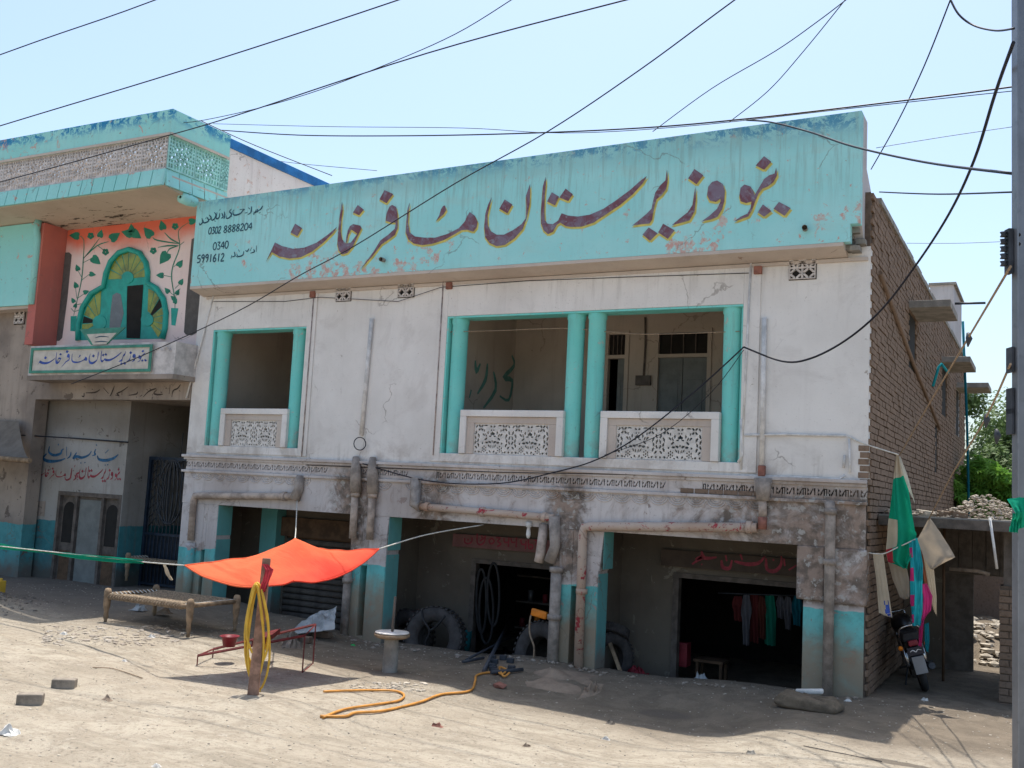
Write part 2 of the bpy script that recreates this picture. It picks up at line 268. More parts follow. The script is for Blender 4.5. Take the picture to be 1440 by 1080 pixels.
def foliage(name, a, b):
    q = Mt(name, .55, .3); oi = q.noise(2.2, 3, q.pos); cc = q.mix(q.ramp(oi, .35, .65), a, b)
    t = q.n('ShaderNodeBsdfTranslucent'); q.put(t.inputs[0], cc); mx = q.n('ShaderNodeMixShader'); mx.inputs[0].default_value = .4
    q.nt.links.new(q.b.outputs[0], mx.inputs[1]); q.nt.links.new(t.outputs[0], mx.inputs[2]); q.nt.links.new(mx.outputs[0], q.nt.nodes['Material Output'].inputs[0]); return q.col(cc)
M['fol1'] = foliage('dusty_tree_leaves', (.075, .13, .035), (.14, .21, .07)); M['fol2'] = foliage('bright_broad_leaves', (.12, .28, .035), (.20, .38, .06))
# ------------------------------------------------------------ objects
def thing(name, label, cat, loc=(0, 0, 0), group=None, rot=(0, 0, 0)):
    o = bpy.data.objects.new(name, None); COL.objects.link(o); o.location = loc; o.rotation_euler = rot; o.empty_display_size = .1
    o['label'] = label; o['category'] = cat
    if group: o['group'] = group
    return o
def tag(o, label=None, cat=None, group=None, kind=None):
    for k, v in (('label', label), ('category', cat), ('group', group), ('kind', kind)):
        if v: o[k] = v
    return o
def WO(o):   # world origin of a parent chain that only translates
    v = Vector((0, 0, 0))
    while o: v += o.location; o = o.parent
    return v
def smooth(P, k=6):
    P = [Vector(p) for p in P]; Q = []
    for i in range(len(P)-1):
        p0, p1, p2, p3 = P[max(i-1, 0)], P[i], P[i+1], P[min(i+2, len(P)-1)]
        for s_ in range(k): t = s_/k; Q.append(.5*((2*p1)+(p2-p0)*t+(2*p0-5*p1+4*p2-p3)*t*t+(-p0+3*p1-3*p2+p3)*t**3))
    return Q+[P[-1]]
def islocal(p):
    while p:
        if p.get('_local'): return True
        p = p.parent
    return False
class MB:
    def __init__(s): s.v = []; s.f = []; s.mi = []; s.cur = 0; s.sm = []; s.s = False
    def add(s, vs, fs):
        b = len(s.v); s.v += [tuple(x) for x in vs]
        for f in fs: s.f.append([b+i for i in f]); s.mi.append(s.cur); s.sm.append(s.s)
        return s
    def hexa(s, p): return s.add(p, [(0, 3, 2, 1), (4, 5, 6, 7), (0, 1, 5, 4), (1, 2, 6, 5), (2, 3, 7, 6), (3, 0, 4, 7)])
    def box(s, x0, x1, y0, y1, z0, z1):
        if x0 > x1: x0, x1 = x1, x0
        if y0 > y1: y0, y1 = y1, y0
        if z0 > z1: z0, z1 = z1, z0
        return s.hexa([(x0, y0, z0), (x1, y0, z0), (x1, y1, z0), (x0, y1, z0), (x0, y0, z1), (x1, y0, z1), (x1, y1, z1), (x0, y1, z1)])
    def poly(s, pts, n, back=None):   # flat polygon (maybe concave), 3d points; extruded to thickness if back vector
        t = tessellate_polygon([[Vector(p) for p in pts]])
        nn = Vector(n)
        for a, b, c in t:
            A, B, C = Vector(pts[a]), Vector(pts[b]), Vector(pts[c])
            if (B-A).cross(C-A).dot(nn) < 0: b, c = c, b
            s.add([pts[a], pts[b], pts[c]], [(0, 1, 2)])
        if back is not None:
            k = len(pts); bk = Vector(back); P = [Vector(p) for p in pts]; Q = [p+bk for p in P]
            ar = Vector((0, 0, 0))
            for i in range(k): ar += P[i].cross(P[(i+1) % k])
            fl = ar.dot(nn) < 0
            for i in range(k):
                j = (i+1) % k; s.add([P[i], P[j], Q[j], Q[i]], [(0, 1, 2, 3) if fl else (3, 2, 1, 0)])
            for a, b, c in t: s.add([Q[a], Q[b], Q[c]], [(0, 1, 2)])
        return s
    def tube(s, pts, r, n=8, cap=True):
        P = [Vector(p) for p in pts]; k = len(P); rs = r if isinstance(r, (list, tuple)) else [r]*k; base = len(s.v); up = None
        for i, p in enumerate(P):
            d = (P[min(i+1, k-1)]-P[max(i-1, 0)])
            if d.length < 1e-7: d = Vector((0, 0, 1))
            d.normalize()
            if up is None: up = Vector((0, 0, 1)) if abs(d.z) < .9 else Vector((1, 0, 0))
            a = d.cross(up)
            if a.length < 1e-4: a = d.cross(Vector((1, .3, 0)))
            a.normalize(); b = a.cross(d); up = b
            for j in range(n): t = 2*pi*j/n; s.v.append(tuple(p+(a*cos(t)+b*sin(t))*rs[i]))
        for i in range(k-1):
            for j in range(n):
                a0 = base+i*n+j; a1 = base+i*n+(j+1) % n; s.f.append([a0, a1, a1+n, a0+n]); s.mi.append(s.cur); s.sm.append(n > 4)
        if cap:
            s.f.append([base+j for j in range(n)][::-1]); s.f.append([base+(k-1)*n+j for j in range(n)]); s.mi += [s.cur]*2; s.sm += [False]*2
        return s
    def lathe(s, prof, c=(0, 0, 0), n=24, axis='z'):
        base = len(s.v)
        for r, h in prof:
            for j in range(n):
                t = 2*pi*j/n; a, b = r*cos(t), r*sin(t)
                s.v.append({'z': (c[0]+a, c[1]+b, c[2]+h), 'x': (c[0]+h, c[1]+a, c[2]+b), 'y': (c[0]+b, c[1]+h, c[2]+a)}[axis])
        for i in range(len(prof)-1):
            for j in range(n):
                a0 = base+i*n+j; a1 = base+i*n+(j+1) % n; s.f.append([a0, a1, a1+n, a0+n]); s.mi.append(s.cur); s.sm.append(True)
        return s
    def ribbon(s, pts, wd, n, off=(0, 0, 0), taper=True):   # brush stroke lying in a plane with normal n
        P = [Vector(p)+Vector(off) for p in pts]; nn = Vector(n).normalized()
        if len(P) > 2:   # smooth
            Q = []
            for i in range(len(P)-1):
                p0, p1, p2, p3 = P[max(i-1, 0)], P[i], P[i+1], P[min(i+2, len(P)-1)]
                for t in (0, .33, .66): Q.append(.5*((2*p1)+(p2-p0)*t+(2*p0-5*p1+4*p2-p3)*t*t+(-p0+3*p1-3*p2+p3)*t**3))
            P = Q+[P[-1]]
        k = len(P); L = []; R = []
        for i in range(k):
            d = P[min(i+1, k-1)]-P[max(i-1, 0)]
            if d.length < 1e-6: d = Vector((1, 0, 0))
            a = d.normalized().cross(nn); q = wd*.5
            if taper: t = i/(k-1); q *= .45+.65*sin(pi*min(1, t*1.05+.02))
            L.append(P[i]+a*q); R.append(P[i]-a*q)
        for i in range(k-1): s.add([L[i], L[i+1], R[i+1], R[i]], [(0, 1, 2, 3)])
        return s
    def build(s, name, mats, parent=None, smooth=None, loc=None, bevel=0, **tg):
        me = bpy.data.meshes.new(name); me.from_pydata(s.v, [], s.f)
        if not isinstance(mats, (list, tuple)): mats = [mats]
        for m_ in mats: me.materials.append(M[m_] if isinstance(m_, str) else m_)
        if smooth is None: me.polygons.foreach_set('use_smooth', s.sm)
        elif smooth: me.polygons.foreach_set('use_smooth', [True]*len(me.polygons))
        if len(mats) > 1: me.polygons.foreach_set('material_index', s.mi)
        me.update()
        o = bpy.data.objects.new(name, me); COL.objects.link(o)
        if parent: o.parent = parent
        if loc is not None: o.location = Vector(loc) - (WO(parent) if parent else Vector((0, 0, 0)))
        elif parent and not islocal(parent): o.location = -WO(parent)
        if bevel: b = o.modifiers.new('bevel', 'BEVEL'); b.width = bevel; b.segments = 2; b.limit_method = 'ANGLE'; b.harden_normals = False
        tag(o, **tg); return o
def dup(o, parent, loc, rot=None, name=None, scale=None):
    c = o.copy(); COL.objects.link(c); c.parent = parent; c.location = Vector(loc)-(WO(parent) if parent else Vector((0, 0, 0)))
    if rot: c.rotation_euler = rot
    if scale: c.scale = scale
    return c
def LOC(t): t['_local'] = 1; return t    # children given in the thing's own coordinates
def duptree(t, loc, rot, label):
    r = t.copy(); COL.objects.link(r); r.location = loc; r.rotation_euler = rot; r['label'] = label
    for ch in t.children:
        c = ch.copy(); COL.objects.link(c); c.parent = r
        for g in ch.children: d = g.copy(); COL.objects.link(d); d.parent = c
    return r
NY = (0, -1, 0)
# ------------------------------------------------------------ ground
def axis(segs):
    out = []
    for a, b, n in segs: out += [a+(b-a)*i/n for i in range(n)]
    return out+[segs[-1][1]]
gx = axis([(-300, -40, 8), (-40, -19, 14), (-19, 3.2, 330), (3.2, 8, 16), (8, 300, 10)]); gy = axis([(-200, -20, 8), (-20, -8.5, 14), (-8.5, .8, 170), (.8, 8, 50), (8, 500, 14)])
g = MB(); nx, ny = len(gx), len(gy); g.v = [(x, y, H(x, y)) for y in gy for x in gx]
g.f = [[j*nx+i, j*nx+i+1, (j+1)*nx+i+1, (j+1)*nx+i] for j in range(ny-1) for i in range(nx-1)]; g.mi = [0]*len(g.f); g.sm = [True]*len(g.f)
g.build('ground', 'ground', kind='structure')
# ------------------------------------------------------------ main building
B = thing('guesthouse_building', 'long white guesthouse with turquoise columns and a big turquoise sign of maroon calligraphy', 'building', (-6, 0, 0))
XL, XR = -11.7, 0.
W1 = (-11.27, -9.15, 2.83, 4.9); W2 = (-6.34, -1.65, 2.83, 4.97)
wl = MB()
wl.box(XL, W1[0], 0, .25, 2.66, 5.66); wl.box(W1[0], W1[1], 0, .25, W1[3], 5.66); wl.box(W1[0], W1[1], 0, .25, 2.66, 2.83); wl.box(W1[1], W2[0], 0, .25, 2.66, 5.66)
wl.box(W2[0], W2[1], 0, .25, W2[3], 5.66); wl.box(W2[0], W2[1], 0, .25, 2.66, 2.83); wl.box(W2[1], -.02, 0, .25, 2.66, 5.66)
wall = wl.build('wall', 'white', B)
# slightly raised plaster surrounds round both window groups
fr = MB()
for a, b in ((XL+.25, -8.96), (-6.52, -1.42)):
    t = .022; z0, z1 = 2.70, 5.5; wx = W1 if a < -8 else W2
    fr = MB(); fr.box(a, wx[0]-.002, -t, 0, z0, z1); fr.box(wx[1]+.002, b, -t, 0, z0, z1); fr.box(wx[0]-.002, wx[1]+.002, -t, 0, wx[3]+.002, z1); fr.box(wx[0]-.002, wx[1]+.002, -t, 0, z0, 2.828)
    fr.build('window_surround', 'white', B, bevel=.006)
rv = MB()   # turquoise reveals of the openings
for a, b, c, d in (W1, W2): MB().box(a, b, -.018, .28, d-.03, d-.002).box(a+.002, a+.03, -.018, .28, c, d-.03).box(b-.03, b-.002, .02, .28, c, d-.03).build('opening_reveal', 'teal', B)
# floors, roof, rooms of the upper storey
MBx = MB(); MBx.box(XL, -.26, .25, 15.8, 2.2, 2.64); MBx.build('floor_slab', 'interior', B)
MBx = MB(); MBx.box(XL, -.26, .25, 15.8, 5.36, 5.6); MBx.build('roof', 'interior', B)
MBx = MB(); MBx.box(-11.6, -11.35, .25, 2.4, 2.64, 5.36); MBx.box(-6.7, -6.4, .25, 2.4, 2.64, 5.36); MBx.box(-1.5, -1.3, .25, 2.4, 2.64, 5.36); MBx.box(-9.0, -8.8, .25, 2.4, 2.64, 5.36)
d1a, d1b = AY(852, 470, 2.4).x, AY(886, 470, 2.4).x; d2a, d2b = AY(922, 470, 2.4).x, AY(1002, 470, 2.4).x; dt = AY(960, 462, 2.4).z
MBx.box(-11.6, d1a, 2.4, 2.6, 2.64, 5.36); MBx.box(d1b, d2a, 2.4, 2.6, 2.64, dt); MBx.box(d2b, -.26, 2.4, 2.6, 2.64, 5.36); MBx.box(d1a, d2b, 2.4, 2.6, dt, 5.36)
MBx.build('inner_wall', 'interior', B)
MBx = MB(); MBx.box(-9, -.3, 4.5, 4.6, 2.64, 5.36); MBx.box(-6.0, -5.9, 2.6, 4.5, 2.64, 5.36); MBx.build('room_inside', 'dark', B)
def door(a, b, zt, Yd, leafs):
    ztr = zt-.42
    f = MB()
    f.box(a, a+.07, Yd-.03, Yd+.08, 2.64, zt); f.box(b-.07, b, Yd-.03, Yd+.08, 2.64, zt); f.box(a+.07, b-.07, Yd-.03, Yd+.08, zt-.07, zt); f.box(a+.07, b-.07, Yd-.028, Yd+.08, ztr-.06, ztr)
    fo = f.build('door_frame', 'interior', B)
    q_ = MB().box(a+.07, b-.07, Yd+.03, Yd+.04, ztr, zt-.07); q_.build('pane', 'dark', fo)
    n_ = 4
    for i in range(1, n_): x = a+.07+(b-a-.14)*i/n_; MB().box(x-.008, x+.008, Yd+.005, Yd+.03, ztr, zt-.07).build('transom_bar', 'woodgrey', fo)
    for x0, x1 in leafs:
        d_ = MB().box(x0, x1-.01, Yd+.03, Yd+.07, 2.66, ztr-.06); wq = x1-x0
        for za, zb in ((2.75, 3.5), (3.6, 4.25)): d_.box(x0+.07, x1-.08, Yd+.018, Yd+.03, za, zb)
        d_.build('door_leaf', 'doorgrey', B, bevel=.004)
door(d1a, d1b, dt, 2.4, [(d1a+(d1b-d1a)*.52, d1b-.07)])
mid = (d2a+d2b)/2; door(d2a, d2b, dt, 2.4, [(d2a+.07, mid), (mid, d2b-.07)])
p = AY(905, 535, 2.38); sb = MB().box(p.x-.13, p.x+.13, 2.34, 2.4, p.z-.08, p.z+.08).build('switch_box', 'woodgrey', B)
MB().tube([(p.x, 2.38, p.z+.08), (p.x+.01, 2.38, p.z+.6), (p.x-.01, 2.38, 5.3)], .018, 6).build('conduit', 'woodgrey', B)
for st_ in ([(100, 235), (105, 290), (125, 250)], [(160, 250), (150, 330), (110, 400)], [(190, 290), (200, 380), (140, 470)], [(280, 210), (292, 260), (240, 320), (282, 335), (265, 430), (220, 410)], [(80, 380), (70, 420)]):
    MB().ribbon([AX(640+a*.2847, 440+b*.2847, -6.395) for a, b in st_], .085, (1, 0, 0)).build('letter', 'graff', B)
# columns
def column(px_, yc, zt, name='column'):
    x = AY(px_, 500, yc).x
    prof = [(.118, 2.83), (.122, 3.2), (.126, 4.0), (.128, zt-.12), (.14, zt-.1), (.14, zt-.03)]
    o = MB().lathe(prof, (0, 0, 0), 28).build('column', 'teal', B, loc=(x, yc, 0)); return x
for px_, zt in ((314, 4.9), (421.5, 4.9)): column(px_, .13, zt)
for px_ in (645.5, 809, 838.5, 1030): column(px_, .13, 4.97)
# cast lattice generator
def lattice(name, w_, h_, nx_, ny_, fn, th, mat):
    s = MB(); cx, cz = w_/nx_, h_/ny_
    sol = [[fn((i+.5)/nx_, (j+.5)/ny_) for i in range(nx_)] for j in range(ny_)]
    g_ = lambda i, j: 0 <= i < nx_ and 0 <= j < ny_ and sol[j][i]
    for j in range(ny_):
        i = 0
        while i < nx_:
            if sol[j][i]:
                k = i
                while k < nx_ and sol[j][k]: k += 1
                x0, x1, z0, z1 = i*cx, k*cx, j*cz, (j+1)*cz
                s.add([(x0, 0, z0), (x1, 0, z0), (x1, 0, z1), (x0, 0, z1)], [(0, 1, 2, 3)]); s.add([(x0, th, z0), (x1, th, z0), (x1, th, z1), (x0, th, z1)], [(3, 2, 1, 0)])
                s.add([(x0, 0, z0), (x0, th, z0), (x0, th, z1), (x0, 0, z1)], [(3, 2, 1, 0)]); s.add([(x1, 0, z0), (x1, th, z0), (x1, th, z1), (x1, 0, z1)], [(0, 1, 2, 3)])
                i = k
            else: i += 1
        for i in range(nx_):
            if sol[j][i]:
                x0, x1 = i*cx, (i+1)*cx
                if not g_(i, j-1): z = j*cz; s.add([(x0, 0, z), (x1, 0, z), (x1, th, z), (x0, th, z)], [(3, 2, 1, 0)])
                if not g_(i, j+1): z = (j+1)*cz; s.add([(x0, 0, z), (x1, 0, z), (x1, th, z), (x0, th, z)], [(0, 1, 2, 3)])
    return s
def el(u, v, cu, cv, a, b, ang=0):
    x, y = u-cu, v-cv; c, s_ = cos(ang), sin(ang); x, y = x*c+y*s_, -x*s_+y*c; return (x/a)**2+(y/b)**2 < 1
def balpat(u, v):
    u2 = abs(u-.5)   # mirrored half; aspect ~ .85 w : .5 h
    x = u2*1.6; y = v
    holes = []
    for k in range(4): a = pi/4+k*pi/2; holes.append((.52+.085*cos(a), .86+.085*sin(a), .055, .028, a))         # rosette at upper corner
    for k in range(6): a = k*pi/3+.5; holes.append((.34+.085*cos(a), .17+.085*sin(a), .026, .026, 0))             # flower below
    holes += [(.34, .17, .025, .03, 0)]
    for k in range(5): a = k*pi/5*2*.5+.2; holes.append((.10*cos(a), .56+.13*sin(a), .05, .025, a))
    holes += [(0, .42, .02, .03, 0), (.07, .90, .045, .025, 0), (.05, .78, .03, .022, 0), (.11, .40, .06, .03, .5), (.28, .50, .06, .025, -.6), (.28, .62, .06, .022, 1.2), (.38, .63, .065, .026, .8), (.24, .38, .07, .022, 0), (.42, .36, .03, .03, 0),
              (.60, .60, .07, .03, 1.1), (.62, .45, .07, .03, 2.), (.60, .30, .07, .03, 1.1), (.72, .7, .07, .03, 2.), (.74, .54, .06, .028, 1.1), (.73, .38, .06, .03, 2.), (.70, .22, .06, .03, .8), (.72, .08, .03, .03, 0), (.56, .08, .04, .025, 0),
              (.05, .25, .06, .02, 1.3), (.13, .27, .06, .02, .9), (.08, .09, .045, .025, .6), (.2, .05, .03, .02, 0), (.46, .07, .03, .022, 0), (.30, .93, .09, .018, 0), (.36, .76, .05, .02, 1.2), (.20, .70, .03, .05, 0), (.70, .9, .05, .03, 2.2)]
    for h in holes:
        if el(x, y, h[0], h[1], h[2]*1.06, h[3]*1.2, h[4]): return False
    return True
def balustrade(px0, px1, pz, lx0, lx1, lz1):
    x0, x1 = AY(px0, 577, -.04).x, AY(px1, 577, -.04).x; z1 = pz
    a, b = lx0, lx1; t = MB(); y0 = -.055
    t.box(x0, x1, y0, .12, z1-.10, z1); t.box(x0, x0+.11, y0, .12, 2.832, z1-.10); t.box(x1-.11, x1, y0, .12, 2.832, z1-.10)
    fo = t.build('balustrade', 'white', B, bevel=.008)
    t = MB(); X0, X1, Z1 = x0+.11, x1-.11, z1-.10
    t.box(X0, X1, -.02, .10, Z1-.10, Z1-.002); t.box(X0, X0+.13, -.02, .10, 2.832, Z1-.10); t.box(X1-.13, X1, -.02, .10, 2.832, Z1-.10)
    t.build('inner_frame', 'cream', fo, bevel=.006)
    LX0, LX1, LZ1 = X0+.13, X1-.13, Z1-.10
    return fo, LX0, LX1, 2.832, LZ1
bt = None
for a_ in ((311, 405, 3.49), (648, 793, 3.5), (845, 1012, 3.5)):
    fo, l0, l1, z0, z1 = balustrade(a_[0], a_[1], a_[2], 0, 0, 0); wq = (l1-l0)/2
    for i in range(2):
        if bt is None: bt = lattice('lattice_tile', 1., 1., 66, 46, balpat, .04, 'lattice').build('lattice_tile', 'lattice', fo, loc=(l0, .0, z0)); bt.scale = (wq, 1, z1-z0)
        else: dup(bt, fo, (l0+i*wq, .0, z0), scale=(wq, 1, z1-z0))
# ventilators
def ventpat(u, v):
    x, y = (u*2) % 1-.5, (v*2) % 1-.5
    if u < .05 or u > .95 or v < .05 or v > .95: return True
    r = sqrt((u-.5)**2+(v-.5)**2)
    if r < .07: return True
    if abs(u-.5) < .045 or abs(v-.5) < .045: return True
    R_ = sqrt(x*x+y*y)
    return .26 < R_ < .42 and not (abs(x) < .07 or abs(y) < .07)
vt = None
for px_, py_ in ((484, 411), (572, 405), (1129, 377)):
    p = AY(px_, py_, 0); hw = .17 if px_ > 1000 else .15
    bk = MB().box(p.x-hw-.01, p.x+hw+.01, -.004, .0, p.z-.16, p.z+.16).build('ventilator', 'dark', B)
    if vt is None: vt = lattice('grille', 1, 1, 26, 26, ventpat, .03, 'latgrey').build('grille', 'latgrey', bk, loc=(p.x-hw, -.035, p.z-.15)); vt.scale = (hw*2, 1, .3)
    else: dup(vt, bk, (p.x-hw, -.035, p.z-.15), scale=(hw*2, 1, .3))
# sign parapet with its end return
sg = MB(); sx0, sx1 = -11.6, -.1
def zt_(x): return 7.2+.15*(x-sx0)/(sx1-sx0)
sg.hexa([(sx0, -.35, 5.65), (-.22, -.35, 5.65), (-.22, -.2, 5.65), (sx0, -.2, 5.65), (sx0, -.35, zt_(sx0)), (-.22, -.35, zt_(-.22)), (-.22, -.2, zt_(-.22)), (sx0, -.2, zt_(sx0))])
sg.hexa([(-.22, -.35, 5.88), (sx1, -.35, 5.88), (sx1, -.2, 5.88), (-.22, -.2, 5.88), (-.22, -.35, zt_(-.22)), (sx1, -.35, zt_(sx1)), (sx1, -.2, zt_(sx1)), (-.22, -.2, zt_(-.22))])
SG = sg.build('sign_parapet', 'sign', B)
MB().poly([(-.1, -.2, 5.88), (-.1, .0, 5.7), (-.1, .48, 5.5), (-.1, .48, 6.52), (-.1, .1, 6.72), (-.1, .1, 7.35), (-.1, -.2, 7.35)], (1, 0, 0), (-.3, 0, 0)).build('parapet_end', 'greyend', B)
sf = MB(); sf.hexa([(sx0, -.35, 5.60), (-.3, -.35, 5.60), (-.3, 0, 5.52), (sx0, 0, 5.52), (sx0, -.35, 5.647), (-.3, -.35, 5.647), (-.3, 0, 5.66), (sx0, 0, 5.66)])
sf.build('soffit', 'cream', B)
MB().box(sx0+.1, -.05, -.035, 0, 5.47, 5.515).build('cornice', 'cream', B)
nb = MB()
for i in range(9): x = -.42+random.random()*.4; z = 5.55+random.random()*.3; nb.box(x, x+.12, -.22+random.random()*.1, .05, z, z+.06)
nb.build('broken_brickwork', 'conc', B)
for px_, py_ in ((540, 366), (1132, 322)):
    p = AY(px_, py_, -.35); MB().tube([(p.x, -.34, p.z), (p.x+.02, -.47, p.z-.01)], .035, 10, False).tube([(p.x, -.345, p.z), (p.x, -.352, p.z)], .034, 10).build('drain_spout', 'pipegrey', B)
# lettering
C5, C6, C7, C8 = (360, 220, .15736), (540, 220, .16667), (740, 220, .13889), (880, 210, .17361)
GL = [
 (C5, [(348, 600), (410, 640), (368, 712), (308, 680)]),
 (C5, [(90, 935), (135, 840), (168, 768), (230, 800), (330, 825), (430, 815), (540, 770), (640, 700), (722, 630), (690, 680), (600, 770), (500, 850), (400, 900), (300, 912), (210, 895), (140, 855), (110, 900)]),
 (C5, [(768, 405), (774, 480), (762, 560), (755, 670), (768, 740), (800, 776), (845, 770), (880, 725), (905, 690), (848, 652), (825, 700), (808, 770), (802, 770), (806, 720), (820, 660), (838, 622), (868, 604), (930, 618), (942, 640), (900, 725), (860, 810), (815, 862), (770, 876), (738, 840), (726, 780), (733, 680), (745, 540)]),
 (C5, [(908, 433), (962, 475), (920, 526), (865, 500)]),
 (C5, [(1148, 300), (1225, 335), (1165, 418), (1102, 382)]),
 (C5, [(1215, 432), (1250, 450), (1264, 510), (1264, 640), (1240, 700), (1180, 745), (1120, 785), (1040, 890), (932, 1008), (990, 930), (1050, 850), (1110, 750), (1180, 700), (1240, 645), (1248, 592), (1205, 590), (1158, 575), (1165, 510), (1190, 450)]),
 (C6, [(216, 390), (208, 450), (202, 560), (215, 640), (260, 675), (340, 685), (430, 685), (530, 655), (630, 605), (680, 550), (700, 505), (722, 468), (765, 500), (788, 550), (780, 600), (752, 634), (700, 618), (650, 622), (590, 658), (500, 707), (400, 738), (320, 748), (250, 735), (205, 700), (182, 640), (188, 540), (198, 440)]),
 (C6, [(512, 413), (524, 450), (502, 487), (472, 512), (438, 545), (466, 495), (478, 450), (497, 418)]),
 (C6, [(907, 345), (890, 420), (872, 500), (875, 580), (900, 630), (950, 660), (1010, 660), (1090, 620), (1160, 570), (1195, 520), (1200, 440), (1197, 330), (1230, 235), (1232, 300), (1228, 400), (1205, 510), (1170, 610), (1100, 690), (1020, 745), (950, 757), (890, 730), (853, 680), (845, 590), (855, 480), (880, 400)]),
 (C6, [(1018, 362), (1082, 405), (1040, 480), (972, 440)]),
 (C7, [(196, 208), (198, 280), (186, 400), (182, 560), (187, 640), (215, 680), (270, 685), (320, 650), (345, 600), (358, 575), (420, 598), (520, 608), (640, 590), (780, 530), (900, 450), (1050, 340), (1150, 250), (1220, 198), (1180, 270), (1080, 380), (950, 490), (800, 590), (680, 670), (560, 710), (460, 714), (400, 705), (345, 670), (310, 690), (270, 762), (220, 786), (175, 747), (150, 680), (148, 560), (158, 420), (168, 300)]),
 (C7, [(258, 362), (330, 405), (290, 495), (210, 455)]), (C7, [(398, 325), (470, 382), (425, 452), (335, 415)]),
 (C8, [(332, 165), (339, 250), (326, 320), (290, 370), (248, 405), (234, 450), (220, 520), (212, 570), (192, 600), (120, 607), (50, 617), (110, 570), (170, 520), (208, 480), (220, 420), (238, 350), (280, 290), (322, 250)]),
 (C8, [(185, 632), (258, 680), (195, 740), (135, 690)]), (C8, [(302, 602), (395, 655), (340, 725), (262, 672)]),
 (C8, [(563, 303), (567, 400), (557, 500), (517, 574), (440, 597), (372, 614), (430, 565), (500, 510), (540, 450), (550, 380)]),
 (C8, [(555, 158), (628, 210), (572, 282), (505, 235)]),
 (C8, [(740, 252), (785, 280), (802, 330), (797, 420), (777, 490), (740, 547), (690, 567), (616, 582), (680, 535), (740, 480), (768, 420), (765, 400), (730, 425), (680, 415), (658, 370), (668, 300), (700, 262)]),
 (C8, [(960, 285), (1010, 300), (1035, 340), (1042, 372), (1085, 300), (1120, 240), (1160, 210), (1205, 195), (1218, 148), (1224, 210), (1195, 265), (1150, 300), (1105, 318), (1072, 362), (1044, 430), (1022, 490), (992, 542), (940, 562), (878, 584), (930, 545), (985, 520), (1012, 470), (1018, 422), (975, 435), (930, 420), (920, 370), (930, 310)]),
 (C8, [(1120, 55), (1178, 100), (1120, 165), (1052, 130)]), (C8, [(1110, 445), (1180, 500), (1120, 545), (1068, 510)]), (C8, [(1240, 425), (1335, 475), (1285, 538), (1197, 480)])]
WPOLY = []
def smoothpoly(P):
    if len(P) < 8: return P
    return P
for (ox, oy, sc), pl in GL:
    q_ = [AY(ox+a*sc, oy+b*sc, -.36) for a, b in pl]; WPOLY.append([(v.x, v.z) for v in q_])
for pl in WPOLY:
    t = MB(); t.cur = 0; t.poly([(x+.022, -.352, z-.03) for x, z in pl], NY, (0, .002, 0)); t.poly([(x-.006, -.3545, z-.028) for x, z in pl], NY)
    t.cur = 1; t.poly([(x, -.358, z) for x, z in pl], NY, (0, .003, 0)); t.build('letter', ['yellowpaint', 'paintmaroon'], SG)
def mapword(polys, x0, x1, z0, z1, Y, mat, parent, name='letter'):
    xs = [p[0] for pl in polys for p in pl]; zs = [p[1] for pl in polys for p in pl]; a, b, c, d = min(xs), max(xs), min(zs), max(zs)
    for pl in polys: MB().poly([(x0+(x-a)/(b-a)*(x1-x0), Y, z0+(z-c)/(d-c)*(z1-z0)) for x, z in pl], NY, (0, .003, 0)).build(name, mat, parent)
DG = {'0': [[(.3, 1), (.05, .75), (.05, .25), (.3, 0), (.55, .25), (.55, .75), (.3, 1)]], '1': [[(.3, 1), (.3, 0)]], '2': [[(.05, .8), (.3, 1), (.5, .75), (.3, .4), (.05, .02), (.6, .05)]], '3': [[(.05, .95), (.5, .95), (.25, .6), (.55, .35), (.4, .02), (.05, .1)]],
      '4': [[(.45, 0), (.42, .95), (.05, .35), (.62, .35)]], 'y': [[(.05, .95), (.1, .5), (.5, .5)], [(.55, 1), (.5, .0)]], '5': [[(.55, .95), (.15, .92), (.1, .55), (.5, .5), (.5, .1), (.05, .02)]], '6': [[(.5, 1), (.12, .6), (.1, .15), (.35, 0), (.55, .25), (.35, .5), (.12, .35)]],
      '8': [[(.3, .5), (.08, .75), (.3, 1), (.52, .75), (.3, .5), (.05, .25), (.3, 0), (.55, .25), (.3, .5)]], '9': [[(.5, .7), (.3, .55), (.08, .75), (.3, 1), (.52, .8), (.5, .4), (.3, 0)]]}
def digits(txt, o, pitch, hv, to, wd, mat, parent, n=NY):
    for i, c in enumerate(txt):
        if c == ' ': continue
        t = MB(); bx, by = o[0]+pitch[0]*i, o[1]+pitch[1]*i
        for st_ in DG[c]:
            t.ribbon([to(bx+pitch[0]*.9/.6*u*.95+hv[0]*v, by+pitch[1]*1.4*u+hv[1]*v) for u, v in st_], wd, n, taper=False)
        t.build('numeral', mat, parent)
TS = lambda a, b: AY(270+a*.0926, 280+b*.0926, -.355)
digits('0302', (245, 535), (49, -5), (15, -105), TS, .02, 'ink', SG); digits('8888204', (475, 515), (63, -8), (12, -108), TS, .02, 'ink', SG)
digits('0340', (315, 775), (60, -8), (10, -115), TS, .02, 'ink', SG); digits('5991612', (72, 968), (60, -4), (12, -118), TS, .024, 'ink', SG)
def strokes(lst, to, wd, mat, parent, name='letter', n=NY, taper=True):
    for st_ in lst: MB().ribbon([to(a, b) for a, b in st_], wd, n, taper=taper).build(name, mat, parent)
